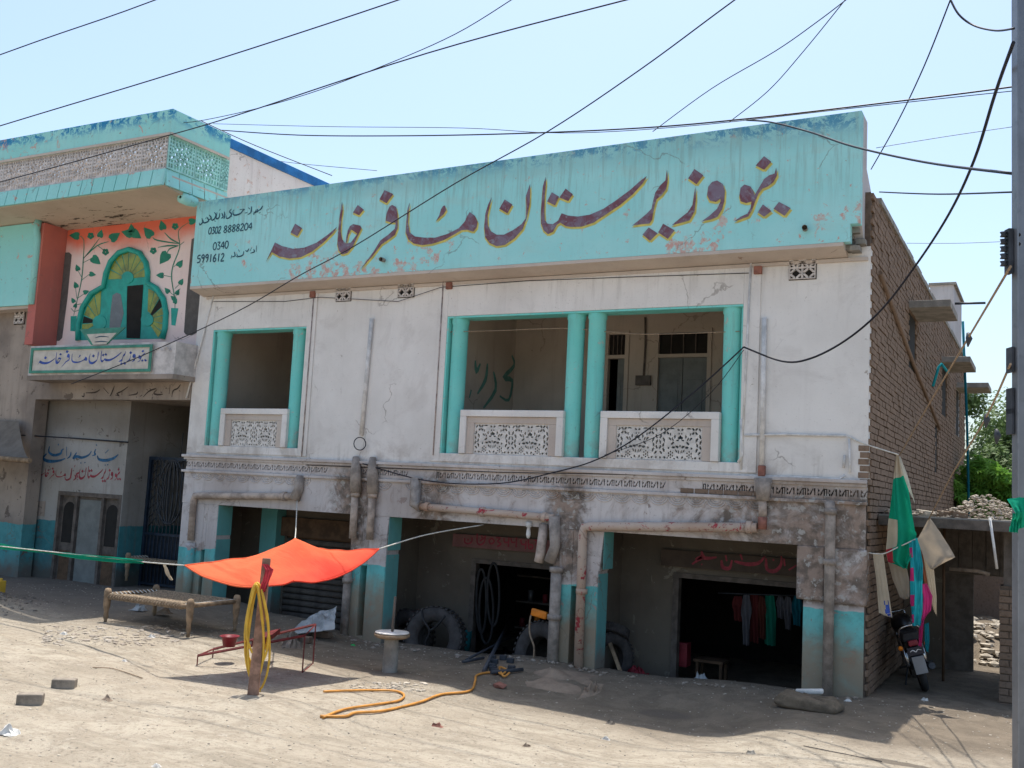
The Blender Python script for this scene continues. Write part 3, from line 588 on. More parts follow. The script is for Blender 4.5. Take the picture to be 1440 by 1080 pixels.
strokes([[(1075, 100), (1045, 150), (1010, 175)], [(1020, 212), (1042, 198)], [(990, 150), (1000, 185), (960, 198)], [(975, 158), (962, 200), (925, 215)], [(930, 238), (948, 225)], [(905, 110), (900, 160), (890, 205), (850, 238)], [(855, 128), (880, 152)], [(840, 205), (800, 212)], [(800, 155), (770, 175), (740, 215), (680, 240), (632, 238), (620, 190), (640, 160)], [(725, 160), (795, 150)],
         [(600, 150), (568, 190), (602, 230), (560, 285), (522, 290), (522, 250)], [(590, 250), (606, 268)], [(490, 190), (497, 260), (480, 300)], [(452, 210), (472, 270), (440, 290)], [(432, 150), (415, 175)], [(422, 210), (410, 280), (368, 295), (380, 200)], [(340, 200), (362, 240), (340, 300), (300, 320), (290, 290)], [(342, 325), (356, 342)], [(260, 240), (292, 290), (240, 320)], [(222, 270), (252, 330), (180, 362), (168, 320)], [(205, 285), (215, 300)], [(150, 290), (162, 350), (120, 392), (112, 360)]], TS, .026, 'ink', SG)
strokes([[(980, 705), (976, 800)], [(935, 760), (945, 800), (885, 822)], [(905, 735), (880, 790)], [(865, 750), (840, 792), (808, 780)], [(785, 790), (770, 850), (700, 872), (680, 830)], [(705, 765), (722, 800)], [(662, 860), (692, 885)], [(640, 800), (652, 860), (600, 880)], [(605, 850), (590, 905)]], TS, .022, 'ink', SG)
# frieze and beam over the arcade
bm_ = MB(); bm_.box(XL, -.036, .06, .30, 2.38, 2.66); bm_.build('frieze_backing', 'niche', B)
bm_ = MB(); bm_.box(XL, -.034, .0, .35, 1.80, 2.36); bm_.build('arcade_beam', 'whitelow', B)
md = MB(); md.box(XL-.05, -.02, -.07, .06, 2.612, 2.66); md.box(XL-.05, -.02, -.045, .06, 2.345, 2.39); md.box(XL-.03, -.02, -.03, .0, 2.57, 2.612); md.build('moulding', 'whitelow', B, bevel=.008)
def frpat(u, v):
    x = (u*12) % 1; k = int(u*12) % 6
    if v < .26 or v > .76: return True
    if k == 0: return abs(x-.5) < .2 and abs(v-.5) < .22
    if k in (1, 4): return not (.25 < x < .8 and (.3 < v < .42 or .58 < v < .7)) and not (.25 < x < .45)
    if k in (2, 5): return abs((v-.3)/.45-x) > .22
    return not (.2 < x < .75 and v > .55) and not (.4 < x < .6)
ft = None; nfr = 22; fw_ = 11.66/nfr
for i in range(nfr):
    x = XL+.02+i*fw_
    if i in (6, 9, 17): 
        MB().box(x, x+fw_-.004, -.004, .06, 2.392, 2.57).build('frieze_patch', 'whitelow', B); continue
    if ft is None: ft = lattice('frieze_tile', 1, 1, 72, 14, frpat, .05, 'lattice').build('frieze_tile', 'whitelow', B, loc=(x, 0, 2.392)); ft.scale = (fw_-.003, 1, .178)
    else: dup(ft, B, (x, 0, 2.392), scale=(fw_-.003, 1, .178))
sc0 = None; nsc = 40
for i in range(nsc):
    x = XL+.3+i*.27
    if x > -1.35 or (-8.9 < x < -8.0) or (-7.2 < x < -6.9) : continue
    if sc0 is None:
        t = MB()
        for r_ in (.13, .09, .052): t.tube([(r_*cos(a), 0, r_*sin(a)*.8) for a in [pi+pi*k/10 for k in range(11)]], 0.012, 5)
        sc0 = t.build('scallop_moulding', 'whitelow', B, loc=(x, -.002, 2.325))
    else: dup(sc0, B, (x, -.002, 2.325))
# pillars of the arcade
def slotpillar(x0, xs0, xs1, x1, d=.36, zs=(.2, 1.0)):
    t = MB(); t.box(x0, xs0, 0.004, d, -.5, 1.80); t.box(xs1, x1, 0.004, d, -.5, 1.80); t.box(xs0, xs1, .004, d, zs[1], 1.80); t.box(xs0, xs1, .17, d, -.5, zs[1]); t.box(xs0, xs1, .004, d, -.5, zs[0]-.3)
    return t.build('pillar', 'pillar', B, bevel=.012)
X_ = lambda px_, py_=850: AY(px_, py_).x
slotpillar(-11.7, X_(276), X_(281), X_(298, 820))
slotpillar(X_(487), X_(503), X_(512), X_(538))
slotpillar(X_(775), X_(802), X_(811), X_(839))
t = MB().box(X_(1128, 900), -.038, .004, .36, -.4, 1.80); t.build('pillar', 'pillar', B, bevel=.012)
cb = MB()
for xa, xb, zb in ((X_(298, 820)-.05, X_(306, 725), 1.22), (X_(535), X_(547, 735), 1.22), (X_(835), X_(849, 760), 1.24)): 
    cb = MB().hexa([(xa, -.0, zb), (xb-.05, -.0, zb), (xb-.05, .36, zb), (xa, .36, zb), (xa, -.0, 1.798), (xb, -.0, 1.798), (xb, .36, 1.798), (xa, .36, 1.798)]); cb.build('corbel', 'pillar', B, bevel=.01)
MB().box(X_(1121, 780), X_(1160, 780), -.03, .3, 1.12, 1.798).build('corbel', 'pillar', B, bevel=.02)
MB().box(X_(1180, 780)-.1, -.01, -.03, .3, 1.1, 1.798).build('corbel', 'whitelow', B, bevel=.03)
for xb in (X_(538), X_(839), X_(298, 820)): MB().box(xb+.001, xb+.006, .02, .36, -.4, 1.2).build('painted_pillar_face', 'tealdim', B)
for px_, py_ in ((547, 735), (849, 760), (306, 725)): x = X_(px_, py_); MB().box(x+.001, x+.006, .01, .355, 1.27, 1.79).build('painted_pillar_face', 'tealdim', B)
# pipes on the front
def pipe(pts, r, mat, name='drain_pipe', collars=()):
    o = MB().tube(pts, r, 12).build(name, mat, B)
    for c, ax in collars:
        c = Vector(c); a = Vector(ax)*.035; MB().tube([c-a, c+a], r*1.28, 12).build('pipe_collar', mat, o)
    return o
Zb = 1.93
pipe([(-11.36, -.06, 1.15), (-11.37, -.06, 1.85), (-11.33, -.07, Zb), (-11.2, -.07, Zb+.01), (-9.25, -.08, 2.02), (-9.1, -.07, 2.04)], .06, 'pipe', collars=[((-9.3, -.08, 2.02), (1, 0, 0))])
pipe([(-9.1, -.06, 1.98), (-9.03, -.05, 2.15), (-9.02, -.04, 2.38)], [.09, .085, .07], 'pipegrey')
pipe([(-11.36, -.05, -.2), (-11.36, -.05, 1.1)], .085, 'pillar', collars=[((-11.36, -.05, .75), (0, 0, 1))])
a = AY(585, 672, -.06); b = AY(590, 712, -.07); pipe([(a.x, -.05, a.z), (a.x+.02, -.07, b.z+.02), (b.x+.03, -.08, b.z)], .09, 'pipegrey')
c = AY(775, 728, -.08); pipe([(b.x, -.08, b.z), (c.x+.05, -.09, c.z)], .055, 'piperust', collars=[((b.x+.15, -.08, b.z), (1, 0, 0)), ((c.x-.1, -.09, c.z), (1, 0, 0)), (((b.x+c.x)/2, -.085, (b.z+c.z)/2), (1, 0, 0))])
pipe([(c.x+.05, -.08, c.z+.02), (c.x+.08, -.07, 1.55), (c.x, -.06, 1.32)], [.085, .075, .085], 'pipegrey'); pipe([(c.x-.12, -.05, 1.85), (c.x-.16, -.05, 1.4), (c.x-.18, -.05, 1.3)], .07, 'pipe')
x = X_(783); pipe([(x, -.06, -.3), (x, -.06, 1.25)], .08, 'pipegrey', collars=[((x, -.06, .55), (0, 0, 1)), ((x, -.06, 1.22), (0, 0, 1))])
a = AY(829, 742, -.08); c = AY(1065, 742, -.09); x = X_(820)
pipe([(x, -.07, -.15), (x-.02, -.07, a.z-.1), (x, -.08, a.z), (x+.12, -.09, a.z+.02), (c.x, -.1, c.z)], .065, 'piperust', collars=[((x, -.07, .95), (0, 0, 1)), ((c.x-.1, -.1, c.z), (1, 0, 0))])
p = AY(1072, 740, -.1); pipe([(p.x, -.1, p.z-.04), (p.x, -.1, p.z+.12)], .06, 'redclay', 'pipe_elbow'); pipe([(p.x, -.09, p.z+.1), (p.x-.01, -.08, p.z+.35)], .055, 'pipe'); pipe([(p.x-.01, -.08, p.z+.33), (p.x-.01, -.07, p.z+.62)], [.08, .12], 'pipegrey', 'mortar_joint')
x = X_(1168, 800); pipe([(x, -.07, -.1), (x, -.07, 2.28), (x-.02, -.05, 2.36)], .065, 'pipegrey', collars=[((x, -.07, 1.62), (0, 0, 1)), ((x, -.07, 2.25), (0, 0, 1))])
for px_, zz in ((497, 0), (521, 0)):
    p = AY(px_, 740, -.08); pipe([(p.x, -.08, 1.42), (p.x-.01, -.08, 2.2)], .06, 'pipe', collars=[((p.x, -.08, 2.12), (0, 0, 1))]); pipe([(p.x, -.08, 2.15), (p.x-.02, -.09, 2.5), (p.x-.06, -.06, 2.72)], [.095, .09, .05], 'pipegrey', 'mortar_joint')
x = X_(489); pipe([(x, -.05, -.2), (x, -.05, 1.15)], .065, 'pipegrey', collars=[((x, -.05, .75), (0, 0, 1))])
def thin(pts, r, mat='pipewhite', name='wall_pipe'): return MB().tube([AY(a, b, -.03) for a, b in pts], r, 8).build(name, mat, B)
thin([(523, 448), (508, 612)], .035); thin([(1075, 447), (1071, 657)], .035); thin([(441.5, 412), (424, 642)], .009, 'seam'); thin([(623.5, 392), (609, 640)], .009, 'seam'); thin([(1056, 370), (1042, 660)], .014)
thin([(1047, 612), (1100, 611), (1190, 613)], .016); thin([(1194, 617), (1195, 650), (1195, 665)], .014); thin([(1186, 658), (1188, 640)], .016); thin([(1040, 668), (1120, 671), (1180, 674), (1188, 668)], .014); thin([(302, 410), (286, 470), (262, 560)], .016); thin([(1042, 590), (1044, 640), (1038, 650)], .018)
thin([(300, 424), (400, 424), (450, 418), (560, 424), (620, 404), (740, 395), (900, 389), (1053, 384)], .005, 'cable', 'wall_cable'); thin([(430, 654), (700, 664), (1080, 671)], .006, 'cable', 'wall_cable')
lp = MB().tube([AY(506+12*cos(k*pi/9)*.7, 624+9*sin(k*pi/9), -.08) for k in range(19)], .008, 6).build('wire_loop', 'cable', B)
for px_, py_ in ((440, 414), (632, 402), (1066, 380)): p = AY(px_, py_, -.03); MB().box(p.x-.055, p.x+.055, -.06, -.0, p.z-.055, p.z+.055).build('junction_box', 'redclay', B, bevel=.01)
p = AY(1071, 662, -.05); MB().box(p.x-.045, p.x+.045, -.08, 0, p.z-.07, p.z+.07).build('pipe_cap', 'redclay', B, bevel=.012)
# bare bricks where the plaster fell: right corner and right part of the frieze
for k in range(14):
    zz = 2.70+.085*(k % 6); xx = -.115-.02*(k % 2) if k < 6 else -.02
    if k < 6: MB().box(xx, -.005, -.008, .02, zz-.1, zz-.1+.072).build('brick', 'brick', B, bevel=.006)
for k in range(6): x = -2.45+k*.2; MB().box(x, x+.185, -.012, .05, 2.395, 2.46).build('brick', 'brickp', B, bevel=.006)
# arcade inside
bw = MB(); Yb = 1.35
oa = (AY(665, 800, Yb).x, AY(775, 800, Yb).x+.9); ob = (AY(948, 850, Yb).x, AY(1135, 850, Yb).x+.5); zh = AY(720, 790, Yb).z; zh2 = AY(950, 805, Yb).z
oc = (AY(400, 800, Yb).x, AY(490, 800, Yb).x+.3)
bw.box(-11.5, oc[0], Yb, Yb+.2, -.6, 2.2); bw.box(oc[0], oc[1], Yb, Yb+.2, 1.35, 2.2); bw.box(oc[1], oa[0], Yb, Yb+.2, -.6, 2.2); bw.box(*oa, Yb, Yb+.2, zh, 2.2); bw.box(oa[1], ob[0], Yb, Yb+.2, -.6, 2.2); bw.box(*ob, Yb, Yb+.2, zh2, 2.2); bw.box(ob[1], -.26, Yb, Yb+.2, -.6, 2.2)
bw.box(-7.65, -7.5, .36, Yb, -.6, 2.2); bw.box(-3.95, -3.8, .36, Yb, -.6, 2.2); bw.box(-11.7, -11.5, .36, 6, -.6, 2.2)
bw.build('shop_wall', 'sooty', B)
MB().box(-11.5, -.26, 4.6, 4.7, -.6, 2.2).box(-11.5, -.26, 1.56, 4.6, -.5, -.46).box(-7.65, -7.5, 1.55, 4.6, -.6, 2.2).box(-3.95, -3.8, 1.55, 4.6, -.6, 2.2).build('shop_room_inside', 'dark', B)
df = MB()
for a, b, z in ((oa[0], oa[1], zh), (ob[0], ob[1], zh2)): df = MB().box(a-.02, a+.07, Yb-.03, Yb+.1, -.5, z).box(b-.07, b, Yb-.03, Yb+.1, -.5, z).box(a+.07, b-.07, Yb-.03, Yb+.1, z-.07, z).build('shop_door_frame', 'woodgrey', B)
n_sl = 15
SH = MB().box(oc[0]+.02, oc[1]-.02, Yb+.02, Yb+.05, -.5, 1.35).build('rolling_shutter', 'woodbrown', B)
sl0 = MB().tube([(0, 0, 0), (oc[1]-oc[0]-.05, 0, 0)], .055, 8).build('slat', 'woodgrey', SH, loc=(oc[0]+.03, Yb+.02, -.35))
for i in range(1, n_sl): dup(sl0, SH, (oc[0]+.03, Yb+.02, -.35+i*.11))
MB().box(oc[0]-.1, oc[1], Yb-.12, Yb-.005, 1.28, 1.62).build('shutter_box', 'woodbrown', B)
MB().box(oc[0]-.42, oc[0]-.05, Yb-.25, Yb-.002, -.5, 1.9).build('pilaster', 'tealdim', B)
MB().box(-10.9, oc[0]-.45, Yb-.012, Yb-.002, -.5, 1.0).build('painted_dado', 'tealdim', B)
a = AY(637, 752, Yb-.1); b_ = AY(637, 768, Yb-.1); c = AY(800, 762, Yb-.1)
PB = MB().hexa([(a.x, Yb-.1, b_.z), (c.x, Yb-.1, b_.z+.01), (c.x, Yb-.02, b_.z+.01), (a.x, Yb-.02, b_.z), (a.x, Yb-.1, a.z+.02), (c.x, Yb-.1, a.z+.03), (c.x, Yb-.02, a.z+.03), (a.x, Yb-.02, a.z+.02)]).build('lintel_board', 'pinkboard', B)
TP = lambda a, b: AY(630+a*.10417, 740+b*.10417, Yb-.104)
strokes([[(225, 160), (230, 220), (280, 235), (320, 205), (325, 150)], [(270, 170), (272, 195)], [(395, 100), (395, 220), (440, 250), (490, 210), (505, 125)], [(430, 200), (500, 150)], [(455, 120), (460, 160)],
         [(590, 160), (555, 195), (580, 238), (625, 205), (590, 160)], [(650, 155), (705, 158), (670, 205), (715, 240), (665, 275)], [(755, 160), (765, 215), (810, 215)], [(822, 150), (815, 280)], [(850, 160), (862, 215), (905, 215)], [(925, 150), (920, 285)],
         [(985, 180), (995, 240), (1040, 245)], [(1055, 195), (1045, 310)], [(1085, 175), (1090, 290), (1135, 300), (1140, 255), (1095, 250)], [(1170, 190), (1215, 195), (1185, 235), (1225, 270), (1190, 300)], [(1300, 205), (1265, 240), (1290, 275), (1325, 245), (1300, 205)]], TP, .028, 'inkred', PB, 'numeral', taper=False)
a = AY(930, 772, Yb-.1); b_ = AY(930, 795, Yb-.1); c = AY(1150, 785, Yb-.1)
PC = MB().box(a.x, c.x+.2, Yb-.1, Yb-.02, b_.z, a.z).build('lintel_board', 'brownboard', B)
TQ = lambda a, b: AY(930+a*.1389, 760+b*.1389, Yb-.104)
strokes([[(405, 110), (440, 180), (560, 170)], [(345, 190), (420, 165), (310, 240)], [(405, 240), (415, 245)], [(610, 200), (622, 270), (690, 280), (715, 200)], [(650, 150), (662, 210)], [(740, 210), (860, 240), (980, 230), (1050, 160)], [(800, 140), (822, 200)], [(1060, 180), (1070, 290), (1150, 310), (1210, 250), (1215, 160)], [(1130, 190), (1140, 205)], [(1240, 180), (1250, 260)], [(1290, 300), (1370, 250)]], TQ, .05, 'inkred', PC)
# hanging lamp under the beam
p = AY(744, 740, -.02); MB().lathe([(.0, .09), (.05, .08), (.05, .02), (.025, 0), (.03, -.05), (.035, -.1), (.02, -.15), (0, -.16)], (p.x, -.03, p.z-.02), 14).build('lamp_holder', 'pipewhite', B)
# side wall of brick
SW = MB().box(-.26, -.032, .012, 15.8, -.3, 6.38).build('side_wall', 'mortar', B)
wins = [(3.9, 4.7, 4.6, 5.5), (9.5, 10.3, 4.3, 5.45), (13., 13.8, 4.2, 5.3), (8.2, 8.45, 3.1, 4.0)]
bb = MB().box(-.11, .11, -.05, .0, 0, .07); 
br0 = None; cnt = 0; stf = MB(); rr = random.Random(3); L_ = .235; Hh = .084
for r_ in range(79):
    z = -.25+r_*Hh; off = (r_ % 2)*L_*.5
    if z < 1.9 and False: continue
    for k in range(68):
        y = .02+off+k*L_+(-L_*.5 if False else 0)
        if y+L_ > 15.85 or z > 6.36-.02: continue
        if any(a-.1 < y+.11 < b+.1 and c < z < d for a, b, c, d in wins): continue
        x = rr.uniform(-.006, .008); dz = rr.uniform(-.004, .004)
        if k < 5 and 2.3 < z and cnt < 300:
            if br0 is None: br0 = MB().box(-.05, 0, 0, .222, 0, .07).build('brick', 'brick', SW, loc=(x, y, z))
            else: dup(br0, SW, (x, y, z+dz))
            cnt += 1
        else:
            stf.add([(x-.03, y, z+dz), (x, y, z+dz), (x, y+.222, z+dz), (x-.03, y+.222, z+dz), (x-.03, y, z+dz+.07), (x, y, z+dz+.07), (x, y+.222, z+dz+.07), (x-.03, y+.222, z+dz+.07)], [(4, 5, 6, 7), (0, 1, 5, 4), (1, 2, 6, 5), (2, 3, 7, 6), (0, 3, 2, 1)])
stf.build('brickwork', 'brick', SW, kind='stuff')
for a, b, c, d in wins: MB().box(-.022, -.012, a, b, c, d).build('window_recess', 'dark', SW)
for y0, y1, z, ex in ((3.75, 5.1, 5.55, .62), (9.2, 10.9, 5.42, .55), (12.9, 14.2, 5.32, .7)): MB().box(-.02, ex, y0, y1, z, z+.12).build('window_hood', 'conc', SW, bevel=.01)
MB().tube([(.02, .5, 5.42), (.02, 4.2, 4.72), (.02, 8.8, 4.0)], .035, 6).build('sloping_conduit', 'brick', SW)
MB().tube([AX(1312, 543, .12), AX(1320, 516, .2), AX(1324, 512, .25), AX(1333, 524, .3)], .025, 8).build('bent_pipe', 'clturq', SW)
cp = MB(); 
for i in range(26): y = .5+i*.6; cp.box(-.3, .03, y, y+.57, 6.36, 6.44+rr.uniform(-.015, .03))
cp.build('coping', 'conc', SW)
# ------------------------------------------------------------ white stair block on the roof behind
p0 = AY(1308, 402, 12.2); p1 = AY(1341, 401, 12.2)
SB_ = thing('stair_tower', 'white rendered rooftop block rising behind the end of the brick side wall', 'stair tower', (p0.x, 12.2, 5.6))
MB().box(p0.x, p1.x, 12.2, 14.6, 4.2, p0.z).build('wall', 'greyend', SB_); MB().box(p0.x-.03, p1.x+.06, 12.15, 14.7, p0.z, p0.z+.06).build('cap_slab', 'conc', SB_)
MB().tube([AY(1341, 427, 12.6), AY(1386, 426, 12.6)], .03, 6).build('steel_rod', 'iron', SB_)
GP = AY(1366, 740, 11.); gp = MB().tube([(GP.x, 11, 0), AY(1360, 600, 11.), AY(1354, 452, 11.)], .03, 6).build('flag_pole', M['clblue']); tag(gp, 'thin dark green pole standing behind the far end of the brick wall', 'pole')
# ------------------------------------------------------------ annex on the left
A = thing('annex_building', 'annex with pink wall, painted vines, lattice canopy and gateway left of the guesthouse', 'building', (-13.8, 0, .1))
AXL, AXR = -15.95, -11.72
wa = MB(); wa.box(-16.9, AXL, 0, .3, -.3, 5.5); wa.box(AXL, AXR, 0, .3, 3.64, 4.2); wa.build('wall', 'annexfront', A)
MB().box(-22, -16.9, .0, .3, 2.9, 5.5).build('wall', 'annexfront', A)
pk = .2
MB().box(-15.75, -11.62, pk, pk+.2, 4.2, 7.3).build('painted_wall', 'pink', A)
MB().box(-16.0, -15.76, -.34, pk+.2, 4.7, 7.16).build('return_wall', 'pinkside', A)
MB().tube([(-15.9, -.38, 7.2), (-15.88, -.42, 7.0), (-15.88, -.36, 6.8), (-15.88, -.36, 5.5)], .07, 8).build('teal_edge_roll', 'signleft', A)
AF = MB().box(-22, -15.98, -.35, -.2, 5.5, 7.18).build('sign_fascia', 'signleft', A)
MB().poly([(-17.42, -.36, 6.75), (-17.3, -.36, 6.95), (-17.05, -.36, 6.75), (-17.2, -.36, 6.6)], NY, (0, .008, 0)).build('letter', ['paintmaroon'], AF)
MB().poly([(-17.5, -.36, 6.2), (-17.2, -.36, 6.35), (-17.05, -.36, 6.55), (-17.0, -.36, 6.3), (-17.15, -.36, 6.1), (-17.5, -.36, 5.98)], NY, (0, .008, 0)).build('letter', ['paintmaroon'], AF)
MB().box(-22, -16, -.3, 0, 5.44, 5.498).build('soffit', 'cream', A)
p = AY(28, 445, -.01); MB().box(p.x-.17, p.x+.17, -.006, 0, p.z-.17, p.z+.17).build('ventilator', 'dark', A); dup(vt, A, (p.x-.15, -.035, p.z-.15), scale=(.3, 1, .3))
# canopy
cz = MB(); YC = -1.1; CX0 = -21.
cz.hexa([(CX0, YC, 7.28), (-11.62, YC, 7.28), (-11.62, pk+.2, 7.12), (CX0, pk+.2, 7.12), (CX0, YC, 7.32), (-11.62, YC, 7.32), (-11.62, pk+.2, 7.3), (CX0, pk+.2, 7.3)]); cz.build('canopy_ceiling', 'soffit', A)
cz = MB().box(CX0, -11.56, YC-.03, YC+.12, 8.22, 8.66).box(-11.72, -11.56, YC+.121, .3, 8.22, 8.66); cz.build('canopy_parapet', 'signleft', A)
cz = MB().box(CX0, -11.6, YC+.12, 3.2, 7.32, 7.5); cz.build('canopy_slab', 'cream', A)
MB().box(CX0, -11.57, YC-.045, YC-.03, 8.19, 8.235).box(-11.555, -11.54, YC-.03, .3, 8.19, 8.235).build('rim_moulding', 'cream', A)
nb_ = 31; fwd = (-11.6-CX0)/nb_; bd = None   # slanting boards below the lattice
for i in range(nb_):
    x = CX0+i*fwd
    if bd is None: bd = MB().hexa([(0, -.05, 0), (fwd-.022, -.05, 0), (fwd-.022, .0, 0), (0, .0, 0), (0, .0, .3), (fwd-.022, .0, .3), (fwd-.022, .06, .3), (0, .06, .3)]).build('facing_board', 'signleft', A, loc=(x, YC-.03, 7.29))
    else: dup(bd, A, (x, YC-.03, 7.29))
for i in range(5): 
    y = YC+i*.3; MB().hexa([(-11.57, y, 7.29), (-11.57, y+.28, 7.29), (-11.63, y+.28, 7.29), (-11.63, y, 7.29), (-11.62, y, 7.59), (-11.62, y+.28, 7.59), (-11.68, y+.28, 7.59), (-11.68, y, 7.59)][::1]).build('facing_board', 'signleft', A)
def canpat(u, v):
    if u < .035 or u > .965 or v < .03 or v > .97: return True
    if v > .87 or v < .13: return not ((u*9) % 1 < .6 and (.885 < v < .955 or .04 < v < .115))
    x, y = (u-.5), (v-.5)*.98; r = sqrt(x*x+y*y); t = atan2(y, x)
    if r < .045: return True
    if r < .15: return not (sin(4*t)**2 > .22 and r > .06)
    if r < .17: return True
    if r < .28: return not (abs(sin(4*t)) < .84 and .178 < r < .268)
    if r < .295: return True
    if r < .37: return not (sin(8*t+.6)**2 < .5)
    return not (((u*9) % 1 < .6) and ((v*9) % 1 < .6))
lt = None; lw = .64
for i in range(14):
    x = -11.62-lw*(i+1)
    if lt is None: lt = lattice('lattice_tile', 1, 1, 40, 40, canpat, .05, 'latgrey').build('lattice_tile', 'latgrey', A, loc=(x, YC, 7.6)); lt.scale = (lw-.01, 1, .6)
    else: dup(lt, A, (x, YC, 7.6), scale=(lw-.01, 1, .6))
l2 = lattice('lattice_tile', 1, 1, 40, 40, canpat, .05, 'latteal').build('lattice_tile', 'latteal', A, loc=(-11.6, YC+.0, 7.6)); l2.rotation_euler = (0, 0, pi/2); l2.scale = (.62, 1, .6)
dup(l2, A, (-11.6, YC+.63, 7.6), scale=(.62, 1, .6)); dup(l2, A, (-11.6, YC+1.26, 7.6), scale=(.2, 1, .6))
MB().box(-11.9, -11.62, .3, 12, 7.2, 8.45).build('side_parapet', 'pinkpara', A)
MB().hexa([(-11.95, .28, 8.45), (-11.58, .28, 8.45), (-11.58, 12, 8.45), (-11.95, 12, 8.45), (-11.95, .28, 8.62), (-11.58, .28, 8.62), (-11.58, 12, 8.66), (-11.95, 12, 8.66)]).build('blue_rim', 'blue', A)
rl = MB().lathe([(.03, -.3), (.1, -.28), (.11, -.1), (.09, .05)], (-11.66, -.4, 7.2), 14, 'y').build('scroll_end', 'signleft', A)
MB().box(-21, -11.9, 2.8, 3, 5.5, 7.5).build('rear_wall', 'cream', A)
MB().box(-22, -11.9, .5, 12, 5.2, 5.4).build('roof', 'interior', A)
# niches, window and painted vines on the pink wall
TV = lambda a, b, Y=pk-.004: AY(60+a*.23144, 290+b*.23144, Y)
for pl in ([(92, 300), (105, 284), (160, 280), (176, 295), (150, 560), (118, 800), (100, 818), (45, 818), (30, 800), (60, 560)], [(905, 200), (925, 190), (950, 195), (975, 200), (958, 500), (935, 770), (905, 785), (870, 780), (858, 765), (875, 520)]):
    MB().poly([TV(a, b) for a, b in pl], NY, (0, .003, 0)).build('niche', 'niche', A)
WF = thing_w = MB()
out = [(215, 815), (216, 720), (242, 615), (296, 530), (370, 488), (384, 410), (413, 337), (464, 282), (525, 262), (590, 285), (628, 345), (638, 400), (638, 468), (692, 500), (735, 565), (750, 650), (744, 740), (728, 805)]
WN = MB().poly([TV(a, b, pk-.006) for a, b in out], NY, (0, .004, 0)).build('trefoil_window', 'framegreen', A)
MB().tube([TV(a, b, pk-.03) for a, b in out], .055, 8).build('window_frame', 'framegreen', WN)
def fan(hub, arc, nm='pane'):
    for i in range(len(arc)-1):
        a, b = arc[i], arc[i+1]; k = .93; h0 = (hub[0]+(a[0]-hub[0])*.27, hub[1]+(a[1]-hub[1])*.27); h1 = (hub[0]+(b[0]-hub[0])*.27, hub[1]+(b[1]-hub[1])*.27)
        sh = lambda p_, q_: (p_[0]+(q_[0]-p_[0])*.06, p_[1]+(q_[1]-p_[1])*.06)
        MB().poly([TV(*p_, pk-.012) for p_ in (sh(a, b), sh(b, a), sh(h1, h0), sh(h0, h1))], NY, (0, .004, 0)).build(nm, 'dark' if (hub[0], i) in ((345, 1), (635, 4)) else 'glassy', WN)
fan((515, 440), [(398, 448), (412, 385), (440, 325), (482, 290), (525, 280), (570, 292), (602, 325), (622, 375), (628, 432)])
fan((345, 705), [(238, 770), (240, 715), (250, 665), (275, 600), (315, 545), (358, 512)])
fan((635, 690), [(640, 498), (680, 520), (708, 560), (728, 610), (738, 660), (735, 715), (722, 760), (700, 800)][::-1])
for hx, hy, hr in ((515, 432, 36), (345, 705, 42), (634, 690, 38)): MB().poly([TV(hx+hr*cos(k*pi/9), hy+hr*sin(k*pi/9), pk-.022) for k in range(18)], NY, (0, .012, 0)).build('fan_hub', 'framegreen', WN)
MB().poly([TV(a, b, pk-.016) for a, b in ((392, 498), (512, 485), (508, 800), (378, 790))], NY, (0, .01, 0)).build('shutter_leaf', 'framegreen', WN)
MB().poly([TV(a, b, pk-.02) for a, b in ((425, 540), (450, 525), (474, 535), (492, 650), (470, 740), (405, 742), (412, 640))], NY, (0, .003, 0)).build('pane', 'glassgrey', WN)
MB().poly([TV(a, b, pk-.014) for a, b in ((515, 485), (610, 476), (590, 803), (500, 800))], NY, (0, .006, 0)).build('dark_opening', 'dark', WN)
VN = MB()
for st_ in ([(188, 665), (212, 560), (237, 440), (246, 330), (250, 210), (225, 180)], [(246, 320), (300, 255), (345, 195)], [(246, 318), (330, 240), (400, 215)], [(335, 240), (372, 268)], [(242, 345), (290, 320)], [(236, 450), (285, 412)], [(210, 560), (255, 530)], [(208, 560), (200, 500)], [(236, 430), (214, 390)], [(190, 640), (172, 620)], [(195, 640), (222, 630)], [(200, 600), (245, 590)],
            [(803, 640), (802, 560), (783, 440), (792, 360), (832, 250), (825, 150), (885, 100)], [(830, 228), (700, 208), (668, 190)], [(830, 225), (780, 200), (740, 160)], [(825, 240), (760, 240), (700, 250)], [(785, 430), (735, 420)], [(795, 370), (815, 350)], [(803, 500), (835, 470)], [(802, 545), (770, 520)], [(800, 560), (835, 500)], [(825, 240), (770, 260), (755, 290)], [(835, 235), (860, 215)]):
    VN.ribbon([TV(a, b) for a, b in st_], .026, NY)
VN.build('painted_stem', 'leaf', A)
def leafp(cx, cy, s_, ang):
    pts = [(1, 0), (.55, .3), (.1, .55), (-.35, .6), (-.62, .35), (-.5, 0), (-.62, -.35), (-.35, -.6), (.1, -.55), (.55, -.3)]; c_, d_ = cos(radians(ang)), sin(radians(ang))
    MB().poly([TV(cx+s_*(x*c_-y*d_), cy-s_*(x*d_+y*c_)) for x, y in pts], NY, (0, .002, 0)).build('painted_leaf', 'leaf', A)
for a in ((200, 180, 40, 175), (350, 172, 32, 75), (432, 188, 46, 35), (318, 325, 44, -40), (298, 413, 26, -10), (212, 378, 26, 110), (202, 482, 26, 110), (260, 522, 24, 20), (186, 575, 22, 120), (198, 605, 20, 70), (520, 165, 44, 165), (560, 168, 48, -35), (540, 140, 34, 95), (645, 165, 48, 130), (728, 122, 38, 105), (742, 308, 54, -125), (832, 352, 32, 55), (718, 420, 30, 178), (840, 462, 26, 60), (758, 515, 26, 130), (818, 525, 24, 65), (795, 560, 24, 140), (805, 580, 22, 60), (908, 92, 34, 10)): leafp(*a)
